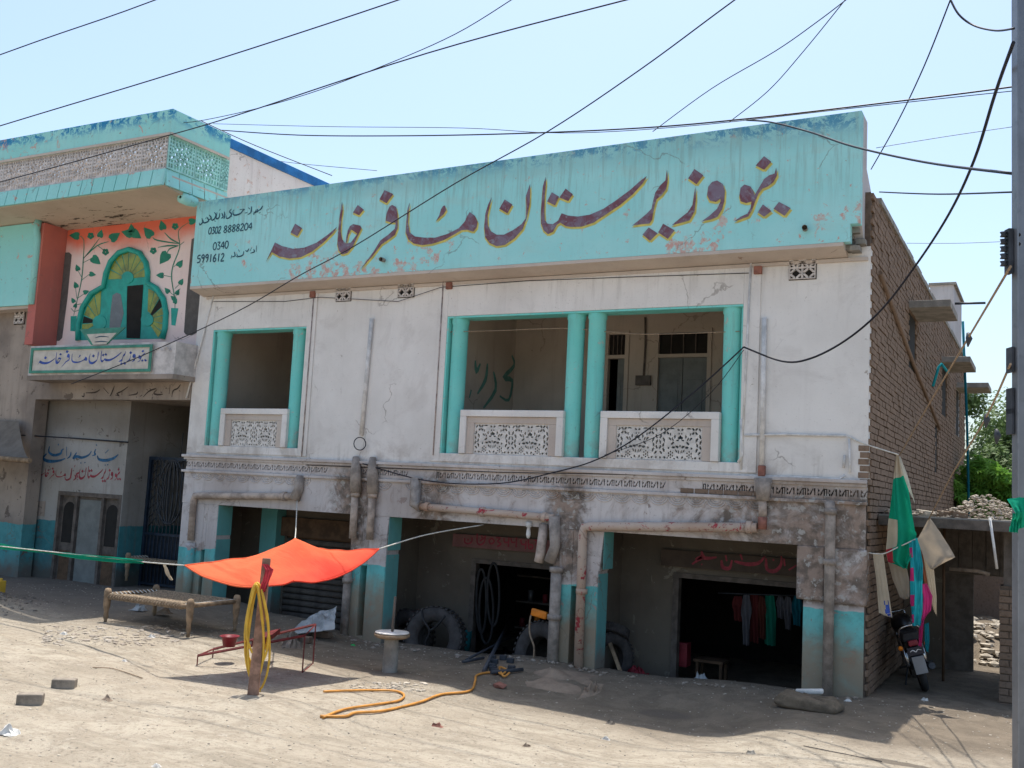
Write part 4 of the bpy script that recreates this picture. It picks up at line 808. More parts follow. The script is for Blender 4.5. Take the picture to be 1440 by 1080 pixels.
for cx, cy in ((292, 180), (382, 278), (805, 122), (672, 270)):
    t = MB()
    for k in range(5): an = k*2*pi/5+.3; t.poly([TV(cx+12*cos(an)+10*cos(b), cy+12*sin(an)+10*sin(b)) for b in [j*pi/4 for j in range(8)]], NY)
    t.build('painted_flower', 'leaf', A)
for pl in ([(170, 668), (207, 666), (196, 760), (168, 758)], [(780, 618), (824, 620), (806, 726), (782, 722)]): MB().poly([TV(a, b) for a, b in pl], NY, (0, .002, 0)).build('painted_pot', 'framegreen', A)
# balcony with its name board
BY = -.5; a = AY(48, 487, BY); b_ = AY(218, 483, BY); zb0 = AY(130, 527, BY).z; zt0 = AY(130, 484, BY).z
bl = MB(); arc = [(a.x-.1, 0), (a.x-.1, BY), (b_.x+.25, BY)]+[(b_.x+.25+1.0*sin(k*pi/12), BY+.5*(1-cos(k*pi/12))) for k in range(1, 7)]; arc = [q_ for q_ in arc if q_[0] < -11.6]+[(-11.64, 0)]
bl.poly([(x, y, zb0) for x, y in arc], (0, 0, -1)); 
for i in range(len(arc)-1):
    (x0, y0), (x1, y1) = arc[i], arc[i+1]; bl.add([(x0, y0, zb0), (x1, y1, zb0), (x1, y1, zt0), (x0, y0, zt0)], [(0, 1, 2, 3)]); bl.add([(x0, y0+.1, zb0), (x1, y1+.1, zb0), (x1, y1+.1, zt0), (x0, y0+.1, zt0)], [(3, 2, 1, 0)]); bl.add([(x0, y0, zt0), (x1, y1, zt0), (x1, y1+.1, zt0), (x0, y0+.1, zt0)], [(0, 1, 2, 3)])
bl.build('balcony', 'latgrey', A)
MB().poly([(x, y*1.03, zb0-.09) for x, y in arc], (0, 0, -1), (0, 0, .088)).build('balcony_slab', 'annexfront', A)
rel = MB()   # pressed relief of arches on the curved part
for i in range(5):
    x = b_.x+.12+i*.2
    if x < -11.75:
        for r_ in (.085, .055): rel.tube([(x+r_*cos(t), BY+(.0 if x < b_.x+.3 else (x-b_.x-.25)**2*.5)-.005, zt0-.22+.9*r_*sin(t)+.05) for t in [k*pi/8 for k in range(9)]], .008, 4)
rel.build('arch_relief', 'latgrey', A)
za, zb_ = AY(130, 487, BY-.03).z, AY(130, 524, BY-.03).z
BS = MB().box(a.x+.02, b_.x-.02, BY-.04, BY-.01, zb_, za).build('name_board', 'signboardw', A)
f_ = MB(); x0, x1 = a.x, b_.x; f_.box(x0, x1, BY-.06, BY-.042, za-.05, za); f_.box(x0, x1, BY-.06, BY-.042, zb_, zb_+.05); f_.box(x0, x0+.06, BY-.06, BY-.042, zb_+.05, za-.05); f_.box(x1-.06, x1, BY-.06, BY-.042, zb_+.05, za-.05); f_.build('board_frame', 'greenframe', BS)
mapword(WPOLY, x0+.22, x1-.12, zb_+.1, za-.06, BY-.044, 'inkblue', BS)
pc = MB().poly([AY(x, y, BY-.02) for x, y in ((112, 463), (176, 460), (150, 484), (128, 485))], NY, (0, .02, 0)).build('crest_board', 'greenframe', A)
MB().poly([AY(x, y, BY-.025) for x, y in ((122, 470), (164, 468), (149, 484), (131, 485))], NY, (0, .003, 0)).build('crest_panel', 'signboardw', pc)
MB().ribbon([AY(x, y, BY-.028) for x, y in ((134, 475), (142, 473), (153, 474))], .02, NY).ribbon([AY(x, y, BY-.028) for x, y in ((133, 481), (143, 480), (152, 481))], .02, NY).build('lettering', 'ink', pc)
# gateway
GY = .35
TG = lambda a, b: AY(90+a*.118, 530+b*.118, -.004)
strokes([[(1390, 90), (1350, 140), (1300, 165), (1285, 240)], [(1375, 160), (1385, 175)], [(1262, 130), (1252, 205)], [(1225, 130), (1210, 140)], [(1180, 205), (1120, 212), (1070, 195), (1110, 150)], [(1150, 180), (1170, 185)], [(1100, 140), (1060, 150), (1000, 180), (945, 240)], [(1040, 150), (1020, 140)], [(985, 145), (995, 160)], [(930, 215), (905, 235)], [(880, 175), (860, 205), (770, 220)], [(860, 235), (868, 245)], [(690, 180), (690, 215)], [(760, 120), (690, 170), (630, 200), (660, 225), (610, 215)], [(600, 110), (565, 200), (545, 230)], [(470, 130), (530, 200)], [(430, 150), (370, 185), (260, 190)], [(330, 145), (345, 150)], [(240, 190), (235, 235), (210, 225)]], TG, .028, 'inkblack', A)
DW = MB(); xr = AY(178, 640, GY).x; dx0, dx1 = AY(76, 760, GY).x, AY(166, 760, GY).x; dzt = AY(110, 692, GY).z
DW.box(-16.4, dx0, GY, GY+.2, -.2, 3.7); DW.box(dx0, dx1, GY, GY+.2, dzt, 3.7); DW.box(dx1, xr, GY, GY+.2, -.2, 3.7); DW.box(xr-.2, xr, GY+.2, 5.1, -.2, 3.7)
DW.build('gateway_wall', 'annexwall', A)
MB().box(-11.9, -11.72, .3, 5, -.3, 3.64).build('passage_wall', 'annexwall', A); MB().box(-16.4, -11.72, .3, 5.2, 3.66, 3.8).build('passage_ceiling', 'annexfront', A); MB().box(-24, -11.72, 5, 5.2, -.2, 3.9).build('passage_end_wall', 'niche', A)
dr = MB().box(dx0+.02, dx1-.02, GY+.06, GY+.1, 0, dzt-.02).build('wooden_door', 'woodgrey', A)
wq = (dx1-dx0); 
MB().box(dx0, dx0+.07, GY-.01, GY+.06, 0, dzt).box(dx1-.07, dx1, GY-.01, GY+.06, 0, dzt).box(dx0+.07, dx1-.07, GY-.01, GY+.06, dzt-.08, dzt).box(dx0+wq*.27, dx0+wq*.31, GY, GY+.06, 0, dzt-.08).box(dx0+wq*.69, dx0+wq*.73, GY, GY+.06, 0, dzt-.08).build('door_frame', 'woodgrey', dr)
for x0_, x1_ in ((.07, .25), (.75, .93)):
    u0_, u1_ = dx0+wq*x0_, dx0+wq*x1_; um = (u0_+u1_)/2; rr_ = (u1_-u0_)/2; zc = dzt-.2-rr_; z0_ = dzt-1.0
    MB().poly([(u0_, GY+.055, z0_), (u1_, GY+.055, z0_)]+[(um+rr_*cos(t), GY+.055, zc+rr_*sin(t)) for t in [k*pi/8 for k in range(9)]], NY, (0, .003, 0)).build('arched_pane', 'dark', dr)
    MB().box(u0_, u1_, GY+.05, GY+.06, .1, dzt-1.15).build('lower_panel', 'woodbrown', dr)
MB().box(dx0+wq*.33, dx0+wq*.67, GY+.045, GY+.06, .08, dzt-.14).build('door_leaf', 'doorgrey', dr)
TB = lambda a, b: AY(40+a*.10417, 600+b*.10417, GY-.004)
for st_, wd in (([(245, 365), (200, 420), (240, 458), (330, 468), (430, 455), (495, 430)], .06), ([(285, 265), (275, 340), (340, 385), (430, 365), (450, 320), (475, 300)], .05), ([(400, 232), (408, 252)], .05), ([(515, 270), (515, 400)], .03), ([(575, 340), (560, 400), (520, 430)], .03), ([(650, 350), (600, 430), (650, 400), (720, 418), (810, 385), (850, 330)], .05), ([(700, 492), (715, 488)], .05), ([(755, 488), (770, 482)], .05), ([(910, 300), (890, 350), (905, 375), (860, 392)], .035), ([(912, 240), (922, 255)], .05), ([(930, 390), (950, 440), (1040, 455), (1130, 435), (1180, 405), (1212, 375)], .055), ([(1035, 358), (1082, 312)], .03), ([(1030, 520), (1042, 518)], .05), ([(1062, 516), (1076, 512)], .05)):
    MB().ribbon([TB(a, b) for a, b in st_], wd, NY).build('letter', 'inkteal', A)
p0, p1 = AY(112, 656, GY-.004), AY(170, 677, GY-.004); mapword(WPOLY[8:], p0.x, p1.x, p1.z-.04, p0.z+.02, GY-.006, 'inkred', A)
p0, p1 = AY(48, 656, GY-.004), AY(92, 675, GY-.004); mapword(WPOLY[:8], p0.x, p1.x, p1.z-.02, p0.z, GY-.006, 'inkred', A)
strokes([[(585, 560), (575, 640), (560, 700), (510, 720), (490, 680)], [(630, 520), (620, 545)], [(600, 600), (610, 590)], [(690, 620), (650, 640), (670, 690)], [(625, 650), (640, 690), (605, 725)], [(655, 720), (665, 712)]], TB, .035, 'inkred', A)
pp = MB().poly([AY(x, y, GY-.006) for x, y in ((46, 704), (64, 705), (62, 726), (45, 725))], NY, (0, .004, 0)).build('poster', 'annexfront', A)
thin_ = MB().tube([AY(30, 612, -.02), AY(100, 616, .3), AY(180, 622, .33)], .014, 6).build('wall_cable', 'cable', A)
# iron gate
gy = AX(206, 700, xr).y; gx0, gx1 = xr+.01, -11.92; gz1 = AY(210, 642, gy).z
IG = thing('iron_gate', 'dark blue iron bar gate with arrow and oval scrollwork standing in the annex gateway', 'gate', (gx0, gy, .1))
MB().box(gx0, gx0+.06, gy-.03, gy+.03, .1, gz1).box(gx1-.06, gx1, gy-.03, gy+.03, .1, gz1).box(gx0+.06, gx1-.06, gy-.03, gy+.03, gz1-.06, gz1).box(gx0+.06, gx1-.06, gy-.02, gy+.02, .15, .2).box(gx0+.06, gx1-.06, gy-.02, gy+.02, 1.1, 1.15).build('gate_frame', 'ironblue', IG)
nbar = 16; bq = None
for i in range(nbar):
    x = gx0+.1+(gx1-gx0-.2)*i/(nbar-1)
    if bq is None: bq = MB().tube([(0, 0, 0), (0, 0, gz1-.25)], .011, 6).build('bar', 'iron', IG, loc=(x, gy, .2))
    else: dup(bq, IG, (x, gy, .2))
ov = MB(); xc = AY(240, 690, gy-.03).x
for k in (1, .55, .2): ov.tube([(xc+.34*k*cos(t), gy-.03, 1.95+.62*sin(t)) for t in [j*pi/12 for j in range(25)]], .014, 6)
for j in range(8):
    z = 1.25+j*.17; ov.tube([(gx0+.12, gy-.03, z), (gx0+.3, gy-.03, z+.18), (gx0+.48, gy-.03, z)], .011, 5)
ov.build('scrollwork', 'iron', IG)
MB().box(gx0+.07, gx1-.07, gy+.03, gy+.04, .2, 1.1).build('gate_sheet', 'ironblue', IG)
for i in range(7): x = gx0+.6+i*.17; MB().tube([(x, gy+.2, gz1+.02), (x+.02, gy+.2, gz1+.5+.2*sin(i))], .008, 5).build('spike', 'iron', IG)
# far-left shop with canvas awning and plank shutters
LS = thing('corner_shop', 'dark shop front at the left edge with grey planks and a sagging canvas awning', 'shop', (-18.5, 0, .1))
MB().box(-22, -16.92, .3, 3., -.2, 2.9).build('wall', 'niche', LS)
for i in range(12): x = -16.98-i*.3; MB().box(x-.27, x, .12+.02*(i % 2), .18, 0, 2.4).build('plank', 'woodgrey', LS)
cv = MB(); n1, n2 = 12, 8
pts = [(0, 590, -.1), (26, 592, -.1), (42, 648, -.9), (0, 640, -.9)]; P4 = [AY(*q_) for q_ in pts]; P4[0].x -= 3; P4[3].x -= 3
for j in range(n2+1):
    for i in range(n1+1):
        u, v = i/n1, j/n2; P = P4[0].lerp(P4[1], u).lerp(P4[3].lerp(P4[2], u), v); P.z -= .12*sin(pi*v)*(1+.3*sin(u*9)); cv.v.append(tuple(P))
for j in range(n2):
    for i in range(n1): k = j*(n1+1)+i; cv.f.append([k, k+1, k+n1+2, k+n1+1]); cv.mi.append(0); cv.sm.append(True)
cv.build('canvas_awning', 'tarpdark', LS); MB().tube([P4[3], P4[2]], .05, 8).build('awning_roll', 'wood', LS)
MB().box(-22, -16.95, -.06, .3, 2.88, 3.0).build('ledge', 'conc', LS)
# ------------------------------------------------------------ shed and passage on the right
SHD = thing('brick_shed', 'low brick shed with a thin slab roof beside the guesthouse, planks and dark doorway below', 'shed', (.9, 2, 0))
rz = 2.18
MB().box(.02, 3.4, .7, 4.2, rz, rz+.07).build('roof_slab', 'conc', SHD); MB().box(.02, 3.4, .66, .7, rz-.07, rz+.05).build('roof_beam', 'woodgrey', SHD)
PXa = AY(1405, 850, 1.0).x
pr = MB().box(PXa+.01, PXa+.35, 1.01, 1.35, -.2, rz-.75).build('brick_pier', 'mortar', SHD)
b0 = None
for r_ in range(17):
    z = -.08+r_*.087
    if z > rz-.76: break
    for k in range(2):
        for yy, rot in ((.995, 0),):
            xx = PXa+(0 if r_ % 2 else -.0)+k*(.235 if r_ % 2 else .12); ln = (.225 if (r_+k) % 2 else .11)
            o_ = MB().box(0, ln if k == 0 else .36-(xx-PXa)-.01, 0, .06, 0, .074).build('brick', 'brickp', pr, loc=(xx+rr.uniform(-.006, .006), yy+rr.uniform(-.008, .004), z), bevel=.006)
MB().box(PXa+.05, PXa+.25, 1.05, 1.3, rz-.75, rz-.0).build('prop_post', 'woodgrey', SHD)
bwy = 3.4; zl = AY(1340, 806, bwy).z
qb = MB().box(.02, AY(1327, 850, bwy).x, bwy, bwy+.15, -.1, rz); xo0, xo1 = AY(1369, 850, bwy).x, AY(1410, 850, bwy).x+.3
qb.box(xo1, 3.4, bwy, bwy+.15, -.1, rz); qb.box(AY(1327, 850, bwy).x, xo1, bwy, bwy+.15, zl, rz); qb.build('rear_wall', 'sooty', SHD)
MB().box(AY(1327, 850, bwy).x+.01, xo0, bwy+.02, bwy+.06, -.05, zl).build('open_door', 'woodgrey', SHD)
MB().tube([(AY(1327, 850, 2.2).x, 2.2, -.05), (AY(1327, 850, 2.2).x, 2.2, 2.1)], .02, 6).build('prop_rod', 'woodbrown', SHD)
for i in range(7): x = AY(1330, 770, bwy-.04).x+i*.185; MB().box(x, x+.178, bwy-.05-.01*(i % 2), bwy-.02, zl+.02, rz-.002).build('plank', 'woodgrey', SHD)
MB().tube([AY(1335, 800, 2.6), AY(1375, 803, 2.6), AY(1392, 808, 2.6)], .03, 6).build('crossbar', 'pipe', SHD)
MB().tube([AY(1392, 728, .64), AY(1398, 770, .66), AY(1402, 800, .68)], .018, 6).build('hanging_strap', 'pipewhite', SHD)
for y_, x_ in ((806, 1388), (799, 1412)): 
    p = AY(x_, y_, .95)
# rubble on the shed roof
def rock(s_, seed, flat=.6):
    rr2 = random.Random(seed); bm = bmesh.new(); bmesh.ops.create_icosphere(bm, subdivisions=1, radius=1); vs = [tuple((v.co.x*s_*rr2.uniform(.7, 1.25), v.co.y*s_*rr2.uniform(.7, 1.2), v.co.z*s_*flat*rr2.uniform(.7, 1.25))) for v in bm.verts]; fs = [[v.index for v in f.verts] for f in bm.faces]; bm.free(); return vs, fs
def scatter(name, mat, n, fn, s0, s1, flat=.55, kind='stuff', parent=None, **kw):
    t = MB(); rq = random.Random(hash(name) % 1000 if False else sum(map(ord, name)))
    protos = [rock(1, k, flat) for k in range(6)]
    for i in range(n):
        x, y, z = fn(rq); s_ = s0+(s1-s0)*rq.random()**2.5; a_ = rq.random()*6.28; vs, fs = protos[rq.randrange(6)]
        t.add([(x+s_*(vx*cos(a_)-vy*sin(a_)), y+s_*(vx*sin(a_)+vy*cos(a_)), z+s_*vz*.9) for vx, vy, vz in vs], fs)
    o = t.build(name, mat, parent, smooth=False, kind=kind, **kw); return o
def onroof(rq):
    x = rq.uniform(.05, 2.2); hmp = .26*math.exp(-((x-1.25)/.3)**2); y = rq.uniform(.72, 2.2); return x, y, rz+.08+rq.random()*(.05+hmp)
RUB = scatter('roof_rubble', 'stonemix', 1500, onroof, .01, .05, .5); tag(RUB, label='heap of broken brick and stone rubble lying on the shed roof', cat='rubble')
for i, (px_, lab) in enumerate(((1300, 'pale brick lying flat on the left part of the shed roof'), (1330, 'darker brick on the shed roof beside the hanging rope'), (1348, 'brown brick on the shed roof just left of the rubble heap'))):
    p = AY(px_, 712, .85); o = MB().box(-.1, .1, -.05, .05, -.035, .035).build('loose_brick', 'brickp' if i else 'stone', None, loc=(p.x, .85, rz+.11), bevel=.006, label=lab, cat='brick'); o.rotation_euler = (.05, .1, .3*i)
scatter('rear_rubble', 'stone', 500, lambda rq: (lambda x, y: (x, y, H(x, y)+.03))(rq.uniform(.3, 3.2), rq.uniform(4.2, 8)), .03, .13, .5, label='sunlit rubble ground behind the shed doorway', cat='rubble')
yw = thing('yard_wall', 'brick yard wall far behind the shed, hidden mostly below the trees', 'wall', (2, 9, 0)); MB().box(-.0, 12, 9, 9.2, 0, 2.0).build('wall', 'brickp', yw)
# ------------------------------------------------------------ steel electric pole
PD = 6.2; pb = AD(1432.5, 900, PD); px0 = AD(1423.5, 900, PD); hw = (AD(1441, 900, PD)-px0).length
EP = thing('electric_pole', 'grey steel electric pole standing at the right edge of the street', 'pole', (pb.x, pb.y, 0))
LOC(EP)
ang = atan2(RT.y, RT.x); EP.rotation_euler = (0, 0, ang)
W_ = hw
MB().box(-W_/2, W_/2+.12, -.002, .006, -.3, 9.5).box(-W_/2, -W_/2+.009, -.07, -.002, -.3, 9.5).box(W_/2+.12, W_/2+.129, -.07, -.002, -.3, 9.5).build('girder', 'steel', EP, bevel=.002)
def PZ(y): return AD(1424, y, PD).z
rk = MB().box(-W_/2-.035, -W_/2-.005, -.03, .03, PZ(372), PZ(305)).build('insulator_rack', 'iron', EP)
for k in range(5): z = PZ(313+k*11); MB().lathe([(.0, -.018), (.022, -.015), (.014, 0), (.022, .015), (0, .018)], (-W_/2-.055, 0, z), 10).build('insulator', 'iron', EP)
for zz in (PZ(500), PZ(560), PZ(590)): MB().box(-W_/2-.02, -W_/2-.006, -.04, .04, zz-.08, zz+.08).build('bracket', 'iron', EP)
for k in range(2): MB().lathe([(0, -.012), (.012, -.01), (.012, 0), (0, 0)], (0, -.003, PZ(313+k*14)), 8, 'y').build('bolt_hole', 'dark', EP)
def wavecloth(name, cols, mat, thick=0, nu=10, nv=24, amp=.03, freq=3, seed=0, mats=None, matfn=None, **kw):
    """cols: list of rows [left point, right point] down the cloth"""
    t = MB(); R_ = len(cols)-1
    for j in range(nv+1):
        v = j/nv*R_; k = min(int(v), R_-1); f = v-k; a0 = Vector(cols[k][0]).lerp(Vector(cols[k+1][0]), f); a1 = Vector(cols[k][1]).lerp(Vector(cols[k+1][1]), f)
        for i in range(nu+1):
            u = i/nu; P = a0.lerp(a1, u); wv = amp*(.3+.7*j/nv)*(sin(u*freq*2*pi+seed+.8*sin(j*.22))+.5*noise.noise(Vector((u*4, j*.25, seed)))); t.v.append((P.x+wv*.15, P.y+wv, P.z+.01*noise.noise(Vector((u*3, j*.3, seed+5)))))
    for j in range(nv):
        for i in range(nu):
            k = j*(nu+1)+i; t.f.append([k, k+1, k+nu+2, k+nu+1]); t.mi.append(matfn(i/nu, j/nv) if matfn else 0); t.sm.append(True)
    return t.build(name, mats or mat, **kw)
p = [AD(x, y, 6.12) for x, y in ((1416, 702), (1446, 698), (1420, 745), (1446, 742))]
PCl = wavecloth('knotted_cloth', [(p[0], p[1]), (AD(1428, 722, 6.05), AD(1446, 716, 6.1)), (p[2], p[3])], 'clgreen', amp=.02, label='turquoise green cloth strip knotted round the steel pole', cat='cloth')
# ------------------------------------------------------------ hanging cloths by the passage
CY = .15
def rows(lst, Y=CY): return [(AY(a, b, Y), AY(c, d, Y)) for a, b, c, d in lst]
wavecloth('hanging_flag', rows([(1260, 640, 1264, 640), (1256, 668, 1270, 665), (1253, 700, 1279, 690), (1250, 735, 1287, 745), (1247, 770, 1290, 752), (1248, 790, 1282, 786), (1270, 799, 1276, 800)]), None, amp=.06, freq=1.7, nu=18, nv=36, mats=['clgreen', 'clcream', 'clred'], matfn=lambda u, v: 1 if (u < .28 and .45 < v < .68) or v < .18 else (2 if (u < .12 and .68 < v < .85) else 0), label='green flag with cream edge hanging point up from the upper rope', cat='flag')
wavecloth('cloth_corner', rows([(1263, 642, 1266, 642), (1264, 660, 1276, 668), (1272, 680, 1287, 708)], .22), 'clwhite', amp=.01, label='narrow white cloth corner trailing behind the green flag', cat='cloth')
wavecloth('hanging_banner', rows([(1227, 778, 1242, 778), (1232, 815, 1247, 815), (1236, 862, 1254, 862), (1246, 866, 1255, 869)], .12), None, amp=.012, mats=['clcream', 'inkblue'], matfn=lambda u, v: 1 if .42 < u < .88 and .5 < v < .92 and (int(v*24+u*5) % 4) else 0, label='narrow cream banner with blue printing, leftmost on the lower line', cat='banner')
wavecloth('hanging_sack', rows([(1246, 780, 1275, 798), (1255, 815, 1278, 815), (1266, 840, 1279, 838), (1272, 843, 1278, 842)], .3), 'clsand', amp=.03, label='pale grey sack hanging behind and below the green flag', cat='sack')
wavecloth('hanging_shawl', rows([(1278, 762, 1293, 757), (1280, 800, 1298, 800), (1281, 850, 1298, 850), (1282, 880, 1297, 880)], .1), None, amp=.045, freq=2, nu=16, nv=40, mats=['clturq', 'clpink'], matfn=lambda u, v: 1 if u < .3 and abs(((v*4) % 1)-.5) < .28 else 0, label='turquoise shawl with magenta circles along its edge', cat='shawl')
wavecloth('hanging_towel', rows([(1287, 757, 1292, 756), (1289, 790, 1298, 795), (1291, 818, 1298, 815)], .05), 'clturq', amp=.02, label='short plain turquoise towel folded over the shawl', cat='towel')
wavecloth('hanging_scarf', rows([(1290, 758, 1294, 757), (1297, 800, 1301, 798), (1302, 830, 1306, 828)], .09), 'clrust', amp=.012, label='rust brown scarf strip beside the big sand coloured square', cat='scarf')
wavecloth('hanging_square', rows([(1306, 729, 1308, 729), (1297, 745, 1320, 746), (1290, 758, 1334, 768), (1300, 785, 1343, 783), (1309, 800, 1312, 801)], .02), 'clsand', amp=.035, freq=1.1, nu=16, label='large sand coloured cloth square hanging by one corner from a rope', cat='cloth')
wavecloth('hanging_strip', rows([(1293, 765, 1306, 770), (1301, 800, 1313, 800), (1308, 840, 1317, 838), (1313, 858, 1318, 867)], .12), 'clcream', amp=.02, label='long cream cloth strip hanging below the sand coloured square', cat='cloth')
wavecloth('hanging_scarf', rows([(1296, 822, 1303, 820), (1298, 840, 1311, 838), (1297, 862, 1309, 858), (1293, 885, 1300, 870), (1292, 908, 1296, 910)], .08), 'clpink', amp=.03, label='bright magenta scarf twisted at the bottom of the hanging cloths', cat='scarf')
wavecloth('hanging_rag', rows([(1300, 878, 1306, 875), (1300, 900, 1307, 900), (1302, 915, 1306, 918)], .16), 'clblue', amp=.015, label='dark teal rag end hanging just above the motorcycle', cat='rag')
wavecloth('knotted_tail', [(AD(1424, 722, 6.1), AD(1436, 722, 6.1)), (AD(1419, 748, 6.05), AD(1432, 750, 6.1))], 'clgreen', amp=.02, label='loose tail of the turquoise cloth hanging beside the steel pole', cat='cloth')
MB().tube(smooth([AY(622, 467, .02), AY(700, 465, .1), AY(800, 462, .1), AY(900, 470, .1), AY(1040, 466, .02)]), .006, 5).build('twine', 'rope', label='pale twine strung between the turquoise columns', cat='twine')
# ------------------------------------------------------------ cables and ropes
def sagline(P0, P1, sag, n=24): return [Vector(P0).lerp(Vector(P1), i/n)-Vector((0, 0, sag*4*(i/n)*(1-i/n))) for i in range(n+1)]
def cable(pts, r, mat, name, label, cat, group=None): return MB().tube(smooth(pts), r, 6).build(name, mat, label=label, cat=cat, group=group)
G_ = 'overhead cables crossing the street'
cable([AY(-400, 226, -5), AY(0, 77, -4.5), AY(218, 0, -4), AY(600, -150, -3)], .008, 'cable', 'overhead_cable', 'short black cable crossing only the top left corner of the sky', 'cable', G_)
cable([AY(-400, 300, -5), AY(0, 177, -4.5), AY(260, 98, -4.2), AY(560, 0, -3.9), AY(900, -120, -3.5)], .008, 'cable', 'overhead_cable', 'black cable passing the sky just above the annex roof', 'cable', G_)
cable([AY(-300, 335, -2), AY(0, 256, -1.6), AY(206, 199, -1.5), AY(330, 163, -2), AY(600, 75, -2.5), AY(880, 0, -3), AY(1200, -80, -3.5)], .009, 'cable', 'overhead_cable', 'thick black cable running in front of the lattice canopy up to the top centre', 'cable', G_)
cable([AY(206, 165, -.5), AY(252, 173, -.8), AY(330, 160, -1.5), AY(430, 133, -2), AY(540, 92, -2.5), AY(640, 48, -3), AY(725, -4, -3.5)], .006, 'cable', 'overhead_cable', 'thin curved cable joining the annex parapet to the top centre of the sky', 'cable', G_)
cable([AY(310, 183, .5), AY(420, 190, 0), AY(560, 191, -.5), AY(720, 188, -1), AY(900, 180, -1.2), AY(1050, 167, -1.5), AY(1240, 145, -1.5), AY(1424, 122, -1.5), AY(1700, 80, -1.5)], .010, 'cable', 'overhead_cable', 'thick level cable crossing the sky just above the guesthouse sign', 'cable', G_)
cable([AY(300, 174, .5), AY(460, 178, 0), AY(650, 180, -.5), AY(790, 187, -1), AY(960, 178, -1.4), AY(1200, 152, -1.5), AY(1424, 128, -1.5), AY(1700, 100, -1.5)], .005, 'cable', 'overhead_cable', 'thin level cable running beside the thick one above the guesthouse sign', 'cable', G_)
cable([AY(283, 170, -.6), AY(360, 205, .2), AY(467, 247, 1.5)], .008, 'cable', 'roof_cable', 'black cable running down along the blue rim of the annex', 'cable')
cable([AY(360, 222, 3), AY(420, 230, 3), AY(530, 240, 3)], .006, 'cable', 'roof_cable', 'grey cable dipping behind the guesthouse parapet at the left', 'cable')
cable([AY(100, 540, -.6), AY(200, 500, -.8), AY(330, 440, -1.2), AY(420, 388, -1.4), AY(500, 345, -1.6), AY(640, 258, -2), AY(770, 185, -2.2), AY(900, 98, -2.5), AY(1033, 0, -3), AY(1200, -120, -3.5)], .008, 'cable', 'overhead_cable', 'thin cable slanting across the big sign from the balcony to the top of the sky', 'cable', G_)
cable([AY(918, 185, -.3), AY(1000, 125, -1), AY(1090, 72, -1.8), AY(1150, 30, -2.3), AY(1192, -2, -2.8)], .006, 'cable', 'overhead_cable', 'left cable of the pair rising from the sign to the sky right of centre', 'cable', G_)
cable([AY(1025, 172, -.3), AY(1080, 128, -1), AY(1130, 72, -1.8), AY(1190, -2, -2.8)], .006, 'cable', 'overhead_cable', 'right cable of the pair rising from the sign to the sky right of centre', 'cable', G_)
cable([AY(1225, 238, .2), AY(1262, 172, -.8), AY(1300, 92, -2), AY(1338, -4, -3)], .008, 'cable', 'overhead_cable', 'steep cable rising from behind the sign end beside the steel pole', 'cable', G_)
cable([AD(1334, -6, 7), AD(1348, 20, 6.9), AD(1370, 36, 6.8), AD(1400, 43, 6.5), AD(1426, 40, 6.2)], .007, 'cable', 'service_cable', 'black cable curving into the pole at the top right corner', 'cable')
cable([AD(1425, 60, 6.2), AD(1400, 130, 7), AD(1370, 225, 8), AD(1335, 300, 9), AD(1290, 370, 10), AD(1240, 435, 10.6), AD(1190, 478, 11.2), AD(1140, 504, 11.6), AD(1100, 508, 12), AD(1046, 488, 12.6)], .012, 'cable', 'service_cable', 'thick black service cable drooping from the pole to the right column', 'cable')
cable([AY(1046, 488, -.1), AY(980, 548, -.12), AY(900, 612, -.14), AY(840, 646, -.16), AY(780, 664, -.12), AY(700, 680, -.1), AY(600, 676, -.1), AY(510, 652, -.1)], .010, 'cable', 'service_cable', 'black cable slanting down across the right balustrade along the frieze', 'cable')
cable([AY(1046, 492, -.2), AY(1000, 552, -.2), AY(930, 610, -.18), AY(850, 640, -.16)], .005, 'cable', 'service_cable', 'thin cable hanging beside the slanting one over the right balustrade', 'cable')
cable([AY(1050, 169, -.37), AY(1085, 172, -.8), AY(1140, 186, -1.5), AY(1200, 206, -2.5), AY(1300, 228, -4), AY(1424, 244, -6)], .012, 'cable', 'service_cable', 'thick cable running from the top of the sign rightward to the pole', 'cable')
cable([AY(1237, 270, .6), AY(1320, 273, -1), AY(1425, 270, -3)], .010, 'cable', 'service_cable', 'level cable between the brick wall top and the steel pole', 'cable')
cable([AY(1232, 208, 0), AY(1330, 192, 0), AY(1426, 178, 0)], .004, 'cable', 'service_cable', 'faint thin wire in the sky between sign end and pole', 'wire')
cable([AY(1275, 342, 3), AY(1350, 342, 3), AY(1426, 339, 3)], .004, 'cable', 'service_cable', 'faint thin wire in the sky above the brick wall', 'wire')
A1 = AY(1265, 640, .1); cable([AY(1193, 614, -.03), AY(1215, 624, .0), A1], .010, 'ropewhite', 'cord', 'white cord tied from the wall pipe to the top of the green flag', 'cord')
cable([A1, AD(1310, 562, 10.5), AD(1360, 478, 8.5), AD(1421, 375, 6.25)], .009, 'rope', 'rope', 'brown rope from the flag knot up to the steel pole', 'rope')
cable([AY(1306, 730, .02), AD(1340, 665, 10.5), AD(1385, 590, 8.5), AD(1421, 512, 6.25)], .008, 'rope', 'rope', 'lower brown rope from the sand coloured square up to the pole', 'rope')
cable([AY(1214, 776, 0.02), AY(1240, 779, .12), AY(1262, 770, .12), AY(1290, 757, .1)], .008, 'ropewhite', 'clothes_line', 'green and white clothes line holding the lower cloths', 'clothes line')
